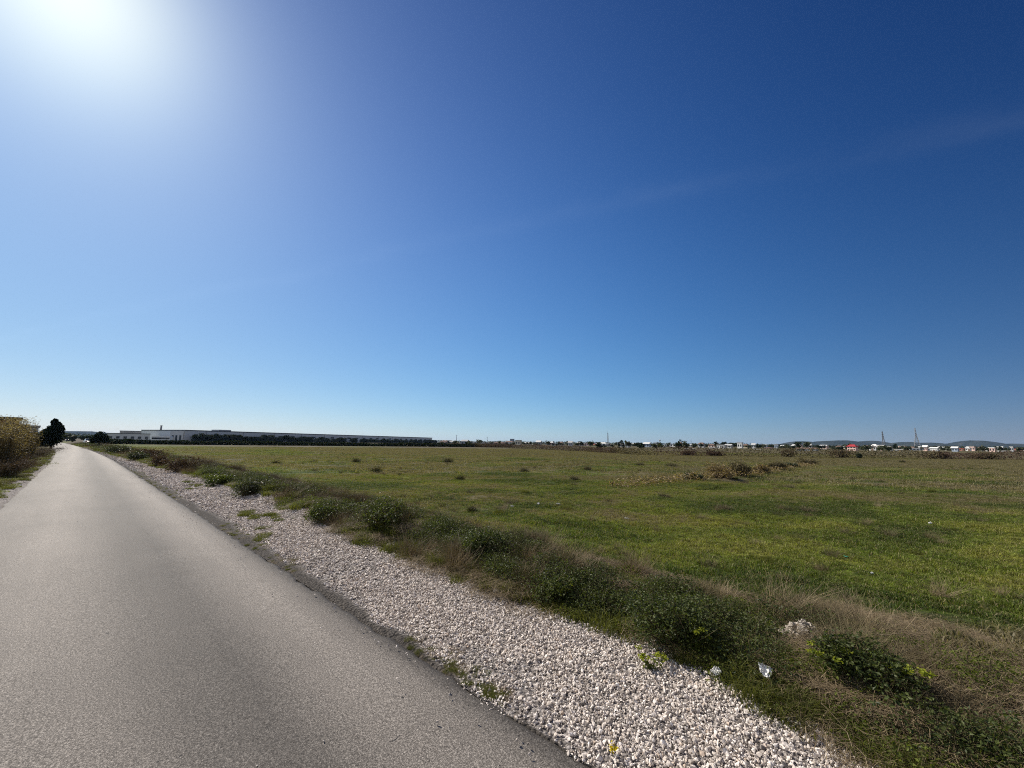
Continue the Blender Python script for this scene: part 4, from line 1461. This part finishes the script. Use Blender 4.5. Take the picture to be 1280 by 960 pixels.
def reed_stand(px, py_base, py_top, wpx, seed, label, m=None):
    rng = np.random.default_rng(seed)
    p = on_ground(px, py_base)
    Ht = pt(px, py_top, p.y).z - p.z
    R = abs(hx(px + wpx / 2, p.y) - hx(px - wpx / 2, p.y)) / 2 + .3
    root = empty('reed_stand', p, 0, label, 'reeds', GR)
    n = 420
    a = disc(n, R, rng); h = Ht * (.5 + .45 * rng.random(n) ** .8)
    tp = np.c_[a + rng.normal(size=(n, 2)) * .22, h]
    v, q, r = stems(np.c_[a, np.zeros(n)], tp, np.full(n, .011), .08, rng, 4)
    link('stalks', np_mesh('stalks', v, q, M_TWIG, rnd=r), root)
    k_ = 7500
    w = rng.integers(0, n, k_); u = .12 + .85 * rng.random(k_)
    C = np.c_[a[w] * (1 - u[:, None]) + tp[w, :2] * u[:, None], h[w] * u] + rng.normal(size=(k_, 3)) * .07
    v, q, r = leaves(C, .13 * (.5 + rng.random(k_)), rng, .0, .14)
    link('leaves', np_mesh('leaves', v, q, m or M_REED, rnd=r), root)
    k_ = 900
    w = rng.integers(0, n, k_)
    v, q, r = leaves(tp[w] + np.c_[rng.normal(size=(k_, 2)) * .03, .22 * rng.random(k_) - .05], np.full(k_, .09), rng, .0, .3)
    link('plumes', np_mesh('plumes', v, q, M_STRAW, rnd=r), root)


reed_stand(-4, 584, 518, 24, 301, 'tall reed stand cut by the picture edge, in front of the brick house')
reed_stand(10, 580, 521, 16, 302, 'tall brown reed stand with feathery tops before the brick house')
reed_stand(22, 574, 530, 14, 303, 'lower reed stand sloping down toward the grey house')
reed_stand(-12, 590, 530, 20, 304, 'darker reed stand nearest the road verge')
GT = 'dark thickets under the reeds'
for i, (px, py, R, h, lb) in enumerate([(2, 598, 1.0, .8, 'dark bare thicket at the foot of the tall reeds'), (14, 590, 1.1, .8, 'dark brown thicket between the reeds and the grassy verge'),
                                        (28, 582, 1.3, .8, 'low brown thicket running from the reeds toward the road'), (45, 572, 1.8, .8, 'brown thicket lying beyond the reeds near the evergreen'),
                                        (58, 565, 2.0, .8, 'last low thicket before the large evergreen')]):
    p = on_ground(px, py) ; s_, t_ = w2st(p.x, p.y)
    bush('dark_thicket', p, R, h, 320 + i, M_RUSSET, 1300, .10, 260, lb, 'thicket', GT, twig_r=.01, hollow=.1, slim=.2)

# ---- far edge of the pasture: dark low hedge before the warehouse, russet scrub to the right (masses: stuff)
def hedge(name, pts, hgt, wid, dens, m, size, seed, m2=None):
    rng = np.random.default_rng(seed)
    Vs = []; Cs = []
    for (p, q) in zip(pts[:-1], pts[1:]):
        L_ = math.hypot(q[0] - p[0], q[1] - p[1]); n = int(L_ * dens)
        u = rng.random(n)
        x = p[0] + (q[0] - p[0]) * u; y = p[1] + (q[1] - p[1]) * u
        prof = .35 + .9 * fbm(x * .10 + seed, y * .10, 4) * (.6 + .6 * fbm(x * .5 + seed, y * .5, 2))
        x = x + rng.normal(size=n) * wid * .4; y = y + rng.normal(size=n) * wid * .4
        z = H(x, y) + hgt * prof * rng.random(n) ** .8
        Cs.append(np.stack([x, y, z], 1))
    C = np.concatenate(Cs)
    v, q, r = leaves(C, size * (.5 + rng.random(len(C))), rng, .2, .5)
    o = link(name, np_mesh(name, v, q, [m, m2 or m], rnd=r, midx=(fbm(C[:, 0] * .06 + 3, C[:, 1] * .06, 3) > .52).astype(int)))
    o['kind'] = 'stuff'
    return o


hedge('dark_field_hedge', [(hx(118, 118), 118), (hx(300, 128), 128), (hx(545, 150), 150), (hx(640, 160), 160)], 1.5, 2.2, 130, M_DARKTREE, .6, 1, M_DARKTREE)
hedge('russet_scrub', [(hx(560, 175), 175), (hx(650, 130), 130), (hx(740, 92), 92), (hx(800, 70), 70), (hx(920, 67), 67), (hx(1060, 67), 67), (hx(1180, 68), 68), (hx(1340, 70), 70)], 1.75, 2.4, 150, M_RUSSET, .22, 2, M_TWIG)
hedge('distant_tree_belt', [(hx(540, 640), 640), (hx(700, 620), 620), (hx(860, 560), 560), (hx(1000, 520), 520), (hx(1150, 480), 480), (hx(1320, 430), 430)], 5.0, 30, 22, M_OLIVE, 1.4, 3, M_DARKTREE)
hedge('distant_tree_belt', [(hx(60, 420), 420), (hx(140, 480), 480)], 7, 26, 22, M_OLIVE, 1.3, 4, M_DARKTREE)
hedge('ditch_scrub', [tuple(on_ground(px, py))[:2] for px, py in ((770, 611), (830, 604), (880, 599.5), (930, 594.5), (975, 587.5), (1012, 581.5))], .42, .9, 130, M_REED, .11, 6, M_TWIG)
# pale track in front of the hedge
sv3 = np.linspace(0, 1, 60)
px_ = np.linspace(150, 600, 60)
Tx = np.array([hx(a, 104 + (a - 150) * .05) for a in px_]); Ty = 104 + (px_ - 150) * .05
V = np.concatenate([np.stack([Tx, Ty - 1.0, H(Tx, Ty - 1.0) + .02], 1), np.stack([Tx, Ty + 1.4, H(Tx, Ty + 1.4) + .02], 1)])
k_ = np.arange(59)
me = np_mesh('farm_track', V, np.stack([k_, k_ + 1, k_ + 61, k_ + 60], 1), M_BED, smooth=True); me.update()
if me.polygons[0].normal.z < 0: me.flip_normals()
link('farm_track', me)['kind'] = 'structure'

# scrub shrubs that stand out of the mass
GS = 'scrub bushes at the far edge of the field'
for i, (px, yt, y, w, m_, lb) in enumerate([
        (893, 562, 69, 30, M_RUSSET, 'broad russet bush below the white two-storey house'),
        (860, 563, 70, 26, M_RUSSET, 'russet bush below the long white low roof'),
        (1052, 562.5, 68, 30, M_RUSSET, 'dense dark russet bush below the crimson-roofed house'),
        (985, 562.5, 69, 20, M_RUSSET, 'brown bush below the white wall block'),
        (1072, 567, 65, 10, M_OLIVE, 'small olive bush at the field edge beside the dark russet bush'),
        (1172, 564, 69, 40, M_RUSSET, 'wide russet bush below the long white wall'),
        (1225, 564.5, 69, 36, M_TWIG, 'dark bush under the row of distant white houses at the picture edge'),
        (768, 561, 84, 14, M_OLIVE, 'pale green bush at the feet of the two cypresses')]):
    x = hx(px, y); z0 = gz(x, y); top = pt(px, yt, y).z
    R = abs(hx(px + w / 2, y) - hx(px - w / 2, y)) / 2
    bush('scrub_bush', (x, y, z0), R, max(.8, (top - z0) * 1.0), 400 + i, m_, 1500, .34, 320, lb, 'bush', GS, twig_m=m_, twig_r=.016, hollow=.1, slim=.25)

# ---- the town
house(541, 571, 553.6, 420, 'flat', M_BLUEGREY, M_CLADD, 'long low blue-grey shed just past the end of the warehouse', 1, 6, 0, 16, False, 'shed', 'shed')
house(575, 625, 553.2, 460, 'flat', M_GREYW, M_CONC, 'longest low pale grey shed between the warehouse and the tall block', 1, 8, 0, 18, False, 'shed', 'shed')
house(626, 636, 556, 380, 'gable', M_WHITE, M_DARKROOF, 'white cottage with a dark gable roof at the end of the pale grey shed', 1, 2)
house(637.5, 643, 548.6, 900, 'flat', M_BLUEGREY, M_CONC, 'tall square apartment block standing high above the low town', 6, 2, 0, 10, False, 'apartment_block', 'apartment block')
house(644, 656, 556.3, 360, 'hip', M_GREYW, M_BROWNROOF, 'grey house with a brown hipped roof just below the tall block', 1, 3)
house(659, 671, 555.6, 350, 'gable', M_WHITE, M_GREYW, 'white house with a pale roof between the brown-roofed house and pink house', 1, 3)
house(674, 689, 556.6, 330, 'gable', M_PINK, M_TILE, 'pink low house with a tiled roof under a dark round tree', 1, 3)
house(691.5, 695.5, 555.4, 300, 'flat', M_WHITE, M_DARKROOF, 'narrow white house squeezed between two dark cypresses', 2, 1)
house(698, 706, 556.6, 330, 'gable', M_GREYW, M_DARKROOF, 'grey gabled house beside the cypress pair', 1, 2)
house(708, 719, 557.2, 320, 'flat', M_CREAM, M_CONC, 'cream flat-roofed house between two grey houses', 1, 3)
house(722, 733, 556, 330, 'gable', M_WHITE, M_BROWNROOF, 'white gabled house with brown roof near the yellow house', 1, 3)
house(734, 740, 557.4, 300, 'flat', M_GREYW, M_CONC, 'small grey box house touching the yellow house', 1, 2)
house(741, 749, 554.6, 300, 'hip', M_YELLOW, M_TILE, 'yellow two-storey house with a tiled hip roof beside the tall mast', 2, 2, chimney=True)
house(751, 765, 556.6, 310, 'flat', M_BLUEGREY, M_DARKROOF, 'dark blue-grey block standing around the tall mast', 1, 4)
house(787, 803, 558.4, 300, 'gable', M_CREAM, M_BROWNROOF, 'cream house with brown roof past the two green-footed cypresses', 1, 3)
house(806, 818, 557.6, 340, 'flat', M_WHITE, M_CONC, 'white flat house between cream house and thin tank mast', 1, 3)
house(829, 846, 557.3, 350, 'flat', M_GREYW, M_DARKROOF, 'grey flat house with dark roof past the thin tank mast', 1, 4)
house(854, 872, 560.7, 190, 'gable', M_WHITE, M_WHITE, 'long low building with a white roof half hidden by russet scrub', 1, 4)
house(886, 896, 558.6, 230, 'flat', M_WHITE, M_WHITE, 'lower white wing joined to the white two-storey house', 1, 2)
house(896, 908, 556, 230, 'flat', M_WHITE, M_WHITE, 'white two-storey house with dark windows under tall dark trees', 2, 3)
house(942, 953, 561.4, 200, 'flat', M_WHITE, M_WHITE, 'small white flat house between dark trees and pinkish house', 1, 3)
house(955, 967, 559.2, 240, 'hip', M_PINK, M_BROWNROOF, 'pinkish house with brown roof left of the lone dark cypress', 1, 3)
house(995, 1007, 559.6, 170, 'gable', M_WHITE, M_BROWNROOF, 'white block house with brown roof right beside the lone dark cypress', 1, 2, 0, 8, False)
house(1008, 1023, 559.6, 180, 'gable', M_BLUEGREY, M_BROWNROOF, 'blue-grey house joined to the white block house, with white door panel', 1, 3)
house(1025, 1036, 561, 230, 'flat', M_CREAM, M_CONC, 'cream low house behind scrub past the blue-grey house', 1, 3)
house(1058.5, 1072.5, 555.6, 190, 'hip', M_PINK, M_REDROOF, 'pink house with a bright crimson roof', 2, 3)
house(1086, 1097, 558.6, 230, 'flat', M_WHITE, M_WHITE, 'white stepped house left of the first pylon', 1, 3)
house(1096, 1106, 556.2, 240, 'gable', M_CREAM, M_CONC, 'cream taller house at the foot of the first pylon', 2, 2)
house(1106, 1116, 559.6, 220, 'flat', M_WHITE, M_CONC, 'low white house with dark windows just right of the first pylon', 1, 3)
house(1118, 1132, 561.3, 210, 'flat', M_GREYW, M_CONC, 'grey low house between the two pylons', 1, 4)
house(1136, 1162, 560, 260, 'flat', M_WHITE, M_WHITE, 'long white walled shed passing under the second pylon', 1, 6, 0, 10, False, 'shed', 'shed')
house(1162, 1174, 558.8, 240, 'gable', M_WHITE, M_WHITE, 'white gabled house at the end of the long white shed', 2, 3)
house(1199, 1206, 560.4, 280, 'flat', M_BRICK, M_TILE, 'red brick house beside a white one under the highest hill', 1, 2)
house(1206.5, 1214, 560, 280, 'flat', M_WHITE, M_WHITE, 'white house against the red brick one under the highest hill', 1, 2)
house(1226, 1237, 560.4, 290, 'gable', M_WHITE, M_WHITE, 'white gabled house past the highest hill', 1, 3)
house(1240, 1250, 560.2, 300, 'hip', M_CREAM, M_BROWNROOF, 'cream house with brown hip roof between white ones near the picture edge', 1, 3)
house(1252, 1259, 563.2, 250, 'flat', M_WHITE, M_CONC, 'small white box house low in the scrub near the picture edge', 1, 2)
house(1264, 1276, 561, 280, 'gable', M_WHITE, M_TILE, 'white house with tiled roof nearest the picture edge', 1, 3)

for i, (px, yt, y, w, m_, shp, lb) in enumerate([
        (648, 553.2, 380, 7, M_OLIVE, 'round', 'grey-green round tree between the tall block and the white cottage'),
        (655, 552.8, 360, 4, M_OLIVE, 'round', 'thin bare-looking tree beside the brown-roofed house'),
        (659, 552.6, 350, 4, M_OLIVE, 'round', 'second thin tree leaning over the white pale-roofed house'),
        (684.5, 552.4, 340, 8, M_DARKTREE, 'round', 'dark round tree above the pink low house'),
        (691.2, 553.8, 295, 2.2, M_DARKTREE, 'cypress', 'dark cypress on the tall-block side of the narrow white house'),
        (696, 553.8, 295, 2.2, M_DARKTREE, 'cypress', 'dark cypress on the other side of the narrow white house'),
        (703, 553.8, 360, 4, M_OLIVE, 'round', 'small tree peaking behind the grey gabled house'),
        (712, 555, 380, 8, M_OLIVE, 'round', 'low grey-green tree behind the cream flat-roofed house'),
        (727, 554.6, 380, 14, M_OLIVE, 'round', 'wide grey-green tree behind the white brown-roofed house'),
        (766, 556, 250, 6, M_DARKTREE, 'round', 'dark tree right of the tall mast'),
        (773.5, 552.6, 180, 3, M_DARKTREE, 'cypress', 'first of two slim cypresses above the pale green bush'),
        (779, 552.8, 180, 3, M_DARKTREE, 'cypress', 'second slim cypress, farther from the tall mast'),
        (795, 555, 380, 16, M_OLIVE, 'round', 'grey-green tree behind the cream house past the cypresses'),
        (812, 555.4, 400, 14, M_OLIVE, 'round', 'grey-green tree behind the white flat house'),
        (838, 556, 400, 18, M_OLIVE, 'round', 'wide tree behind the grey flat house'),
        (853, 555.6, 420, 14, M_OLIVE, 'round', 'tree between the grey flat house and the thin pole'),
        (878, 555, 330, 14, M_OLIVE, 'round', 'tree at the shoulder of the white two-storey house'),
        (905, 552.6, 300, 12, M_DARKTREE, 'round', 'tallest dark tree above the white two-storey house'),
        (918, 553.8, 310, 14, M_DARKTREE, 'round', 'wide dark tree beside the tallest one'),
        (930, 556, 300, 6, M_DARKTREE, 'cypress', 'small dark cypress past the dark tree group'),
        (950, 556.5, 360, 16, M_OLIVE, 'round', 'grey tree behind the small white flat house'),
        (966, 556, 380, 14, M_OLIVE, 'round', 'grey tree behind the pinkish house'),
        (978, 557.2, 300, 10, M_OLIVE, 'round', 'low tree between the pinkish house and the lone cypress'),
        (991.5, 556.2, 165, 5, M_DARKTREE, 'round', 'lone dark cypress-like tree touching the white block house'),
        (1024, 556.6, 260, 8, M_DARKTREE, 'round', 'dark tree at the corner of the blue-grey house'),
        (1030, 556.5, 300, 6, M_DARKTREE, 'round', 'dark tree behind the cream low house'),
        (1044, 559, 220, 10, M_OLIVE, 'round', 'olive tree left of the crimson-roofed house'),
        (1079, 558, 240, 10, M_OLIVE, 'round', 'olive tree right of the crimson-roofed house'),
        (1124, 558.6, 280, 12, M_OLIVE, 'round', 'tree behind the grey low house between the pylons'),
        (1186, 560.4, 300, 16, M_OLIVE, 'round', 'wide low tree between the white gabled house and red brick house'),
        (1220, 560.8, 300, 10, M_OLIVE, 'round', 'tree between the white house and the next gabled one under the hill')]):
    tree('town_tree', px, yt, y, w, lb, 'tree', 'trees among the distant houses', m_, 260, 40 + i, shp, clump=max(.35, w * y / 482 * .16))


# the rest of the town, too far to tell apart
re_ = np.random.default_rng(88)
wl = [M_WHITE, M_WHITE, M_CREAM, M_GREYW, M_PINK, M_BLUEGREY]
for i in range(64):
    px = 548 + 730 * (i + .8 * re_.random()) / 64
    y = 210 + 220 * re_.random() + (80 if px < 700 else 0)
    hor = 553.5 + (px - 640) * .0122
    k_ = int(re_.integers(0, 3))
    house(px, px + (5 + 6 * re_.random()) * (1 if px > 640 else 1.5), hor - 482 * (.7 + 1.6 * re_.random()) / y, y, ['flat', 'gable', 'hip'][k_], wl[int(re_.integers(0, 6))],
          [M_CONC, M_GREYW, M_BROWNROOF][k_] if re_.random() < .7 else M_WHITE, 'tiny pale house in the packed far rows of the town', 1, 2, None, None, False, 'house', 'house', 'tiny houses in the far rows of the town')
for i in range(90):
    px = 545 + 735 * (i + .9 * re_.random()) / 90
    y = 150 + 260 * re_.random() + (90 if px < 700 else 0)
    hor = 553.5 + (px - 640) * .0122
    tree('town_tree', px, hor - 482 * (.3 + 2.6 * re_.random() ** 1.5) / y, y, 482 * (2.5 + 3 * re_.random()) / y, 'tiny dark tree between the packed far houses of the town', 'tree', 'tiny trees between the far houses',
         [M_OLIVE, M_DARKTREE, M_OLIVE][i % 3], 130, 400 + i, 'round', clump=.9)

# ---- masts and pylons
def mast(px, yt, y, r, label, kind):
    x = hx(px, y); z0 = gz(x, y); h = pt(px, yt, y).z - z0
    root = empty(kind, (x, y, z0), 0, label, 'mast')
    m_ = MB()
    if r > .25:
        a = r
        for sx, sy in ((-1, -1), (1, -1), (0, 1.1)):
            m_.tube([(sx * a, sy * a, -.2), (sx * a * .45, sy * a * .45, h)], [.12, .07], 5)
        for k_ in range(14):
            z = h * k_ / 14; z2 = h * (k_ + 1) / 14; f0 = a * (1 - .55 * k_ / 14); f1 = a * (1 - .55 * (k_ + 1) / 14)
            m_.tube([(-f0, -f0, z), (f1, -f1, z2)], .06, 4); m_.tube([(f0, -f0, z), (0, 1.1 * f1, z2)], .06, 4); m_.tube([(0, 1.1 * f0, z), (-f1, -f1, z2)], .06, 4)
        m_.build('lattice', M_STEEL, root)
        MB().tube([(0, 0, h - .5), (0, 0, h + 2)], [.06, .03], 5).build('antenna', M_STEEL, root)
    else:
        m_.tube([(0, 0, -.2), (0, 0, h * .6), (0, 0, h)], [r * 1.3, r, r * .6], 8)
        m_.build('pole', M_STEEL, root)
        MB().box(-.9, .9, -.09, .09, h - .9, h - .75).build('crossarm', M_STEEL, root)
    return root


mast(570.5, 543.5, 420, .22, 'thin pole standing by the low blue-grey shed', 'utility_pole')
mast(609, 546, 470, .20, 'thinner pole above the longest pale grey shed', 'utility_pole')
mast(760, 541.0, 330, .55, 'tall lattice mast rising above the blue-grey block', 'radio_mast')
mast(864, 550.2, 360, .16, 'short pole behind the long white low roof', 'utility_pole')
x = hx(825, 360); z0 = gz(x, 360); h = pt(825, 549.4, 360).z - z0
wt_ = empty('tank_mast', (x, 360, z0), 0, 'short mast carrying a small round tank among the low houses', 'tank')
MB().tube([(0, 0, -.2), (0, 0, h - 1.6)], .22, 8).build('column', M_STEEL, wt_)
MB().tube([(0, 0, h - 1.6), (0, 0, h - 1.3), (0, 0, h - .3), (0, 0, h)], [.3, .7, .7, .2], 12).build('tank', M_GREYW, wt_, True)


def pylon(px, yt, y, base, label, rz):
    x = hx(px, y); z0 = gz(x, y); h = pt(px, yt, y).z - z0
    root = empty('power_pylon', (x, y, z0), rz, label, 'pylon', 'power pylons behind the town')
    m_ = MB()

    def wd(z):
        u = z / h
        return base / 2 * ((1 - u / .62) * .78 + .22 if u < .62 else .22 - (u - .62) * .36)
    lv = [0, .14, .27, .38, .48, .56, .62, .70, .78, .86, .94, 1.0]
    for sx in (-1, 1):
        for sy in (-1, 1):
            m_.tube([(sx * wd(l * h), sy * wd(l * h), l * h - (.3 if l == 0 else 0)) for l in lv], [.17] * 7 + [.12] * 5, 4)
    for a, b in zip(lv[:-1], lv[1:]):
        wa, wb = wd(a * h), wd(b * h)
        for (p, q) in (((-1, -1), (1, -1)), ((1, -1), (1, 1)), ((1, 1), (-1, 1)), ((-1, 1), (-1, -1))):
            m_.tube([(p[0] * wa, p[1] * wa, a * h), (q[0] * wb, q[1] * wb, b * h)], .07, 4)
            m_.tube([(q[0] * wa, q[1] * wa, a * h), (p[0] * wb, p[1] * wb, b * h)], .07, 4)
            m_.tube([(p[0] * wb, p[1] * wb, b * h), (q[0] * wb, q[1] * wb, b * h)], .05, 4)
    m_.build('tower', M_STEEL, root)
    for l, ln in ((.68, 3.2), (.80, 2.7), (.92, 2.2)):
        am = MB(); w_ = wd(l * h)
        for sx in (-1, 1):
            for sy in (-1, 1):
                am.tube([(sx * w_, sy * w_, l * h), (sx * ln, 0, l * h + .1)], .10, 4)
                am.tube([(sx * w_, sy * w_, l * h + .9), (sx * ln, 0, l * h + .1)], .08, 4)
        ao = am.build('crossarm', M_STEEL, root)
        for sx in (-1, 1):
            MB().tube([(sx * ln, 0, l * h + .06), (sx * ln, 0, l * h - 1.0)], .09, 6).build('insulator', M_GREYW, ao)
    return root


pylon(1105.2, 539, 470, 4.2, 'shorter lattice power pylon behind the cream house', .5)
pylon(1147, 535, 420, 5.4, 'taller lattice power pylon behind the long white shed', .9)

# ================================================================== LIGHT, SKY, AIR
sd = ray(85, -38)
EL = math.asin(sd.z); AZ = math.atan2(sd.x, sd.y)
sun = bpy.data.objects.new('sun', bpy.data.lights.new('sun', 'SUN'))
COL.objects.link(sun)
sun.data.energy = 5.0; sun.data.angle = math.radians(.53); sun.data.color = (1.0, .93, .82)
sun.rotation_euler = sd.to_track_quat('Z', 'Y').to_euler()
sun.location = (0, 0, 60)

w = bpy.data.worlds.new('World'); S.world = w; w.use_nodes = True
n = N(w.node_tree)
bg = w.node_tree.nodes['Background']
sky = n.new('ShaderNodeTexSky', sky_type='NISHITA', sun_disc=False)
sky.sun_elevation = EL; sky.sun_rotation = AZ; sky.air_density = 1; sky.dust_density = .3; sky.ozone_density = 3; sky.altitude = 0
g = n.new('ShaderNodeTexCoord').outputs['Generated']
nv = n.new('ShaderNodeVectorMath', operation='NORMALIZE'); n.link(g, nv.inputs[0])
sep = n.new('ShaderNodeSeparateXYZ'); n.link(nv.outputs[0], sep.inputs[0])
z = n.math('MAXIMUM', sep.outputs[2], 0.0)
dt = n.new('ShaderNodeVectorMath', operation='DOT_PRODUCT'); n.link(nv.outputs[0], dt.inputs[0]); dt.inputs[1].default_value = tuple(sd)
kc = n.math('MAXIMUM', dt.outputs['Value'], -.25)
hz = n.math('EXPONENT', n.math('MULTIPLY', z, -10.0))
zk = n.math('MULTIPLY', z, kc)
au = n.math('EXPONENT', n.math('MULTIPLY', n.math('SUBTRACT', kc, 1.0), 1 / .012))
au2 = n.math('EXPONENT', n.math('MULTIPLY', n.math('SUBTRACT', kc, 1.0), 1 / .06))
zz_ = n.math('MULTIPLY', z, z); kk2 = n.math('MULTIPLY', kc, kc)
sc_ = n.new('ShaderNodeSeparateColor'); n.link(sky.outputs[0], sc_.inputs[0])
cc = n.new('ShaderNodeCombineColor')
GRADE = [[-2.645, 0.674, 0.961, -2.893, 3.10, 0.80, 0.58, -1.344, -0.202], [-1.99, 0.263, 1.184, -1.835, 2.262, 0.66, 0.46, -1.447, -0.868], [-1.588, 0.182, 0.978, -0.646, 1.911, 0.30, 0.15, -1.659, -0.966]]
# thin high cirrus, a faint long wisp
pl = n.new('ShaderNodeVectorMath', operation='DIVIDE'); n.link(nv.outputs[0], pl.inputs[0])
zc = n.math('MAXIMUM', sep.outputs[2], .05)
cz = n.new('ShaderNodeCombineXYZ')
for i in range(3): n.link(zc, cz.inputs[i])
n.link(cz.outputs[0], pl.inputs[1])
a_, b_ = ray(700, 268), ray(1290, 138)
a_ = Vector((a_.x / a_.z, a_.y / a_.z)); b_ = Vector((b_.x / b_.z, b_.y / b_.z))
dr = (b_ - a_).normalized(); nr = Vector((-dr.y, dr.x))
ps = n.new('ShaderNodeSeparateXYZ'); n.link(pl.outputs[0], ps.inputs[0])
dist = n.math('ADD', n.math('MULTIPLY', ps.outputs[0], nr.x), n.math('MULTIPLY', ps.outputs[1], nr.y))
dist = n.math('SUBTRACT', dist, a_.dot(nr))
wn = n.noise(pl.outputs[0], 1.4, 5, .6, .8)
dist = n.math('ADD', dist, n.math('MULTIPLY', n.math('SUBTRACT', wn, .5), .22))
wisp = n.math('EXPONENT', n.math('MULTIPLY', n.math('MULTIPLY', dist, dist), -1 / .0045))
wisp = n.math('MULTIPLY', wisp, n.maprange(n.noise(pl.outputs[0], 2.3, 5, .65), .30, .7, .1, 1.0))
# added out-of-view fill glow behind the camera, lifts shaded sides with neutral light
back_fill = n.maprange(sep.outputs[1], .05, -.45)
back_fill = n.math('MULTIPLY', back_fill, n.maprange(n.noise(pl.outputs[0], .8, 4, .6), .25, .75, .55, 1.0))
for c in range(3):
    g_ = GRADE[c]
    e = n.math('MULTIPLY', n.math('LOGARITHM', n.math('MAXIMUM', sc_.outputs[c], 1e-5), math.e), .5)
    for coef, src in zip(g_[1:], (hz, kc, z, zk, au, au2, zz_, kk2)):
        e = n.math('ADD', e, n.math('MULTIPLY', src, coef))
    e = n.math('EXPONENT', n.math('ADD', e, g_[0] + math.log(10 * .812)))
    e = n.math('ADD', e, n.math('MULTIPLY', wisp, (.11, .12, .12)[c]))
    e = n.math('ADD', e, n.math('MULTIPLY', back_fill, (3.0, 2.75, 2.3)[c]))
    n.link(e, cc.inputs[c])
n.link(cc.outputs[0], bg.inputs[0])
bg.inputs[1].default_value = .1

# air: thin even haze
HZ = True
if HZ:
    hb = MB().box(-9000, 9000, -9000, 9000, -8, 95).build('haze', bpy.data.materials.new('thin_haze'))
    hb['kind'] = 'stuff'
    hm = hb.data.materials[0]; hm.use_nodes = True
    hn = hm.node_tree; hn.nodes.remove(hn.nodes['Principled BSDF'])
    pv = hn.nodes.new('ShaderNodeVolumePrincipled')
    pv.inputs['Color'].default_value = (.45, .66, 1.0, 1); pv.inputs['Density'].default_value = .00004; pv.inputs['Anisotropy'].default_value = .2
    hn.links.new(pv.outputs[0], hn.nodes['Material Output'].inputs['Volume'])

# ================================================================== render settings
S.render.engine = 'CYCLES'
S.cycles.use_denoising = False
S.cycles.pixel_filter_type = 'BLACKMAN_HARRIS'; S.cycles.filter_width = 1.05
S.cycles.max_bounces = 6; S.cycles.transparent_max_bounces = 8; S.cycles.volume_bounces = 0
S.cycles.diffuse_bounces = 3; S.cycles.glossy_bounces = 2; S.cycles.transmission_bounces = 3
S.view_settings.view_transform = 'Standard'; S.view_settings.look = 'None'
S.view_settings.exposure = .30; S.view_settings.gamma = 1; S.view_settings.use_curve_mapping = False
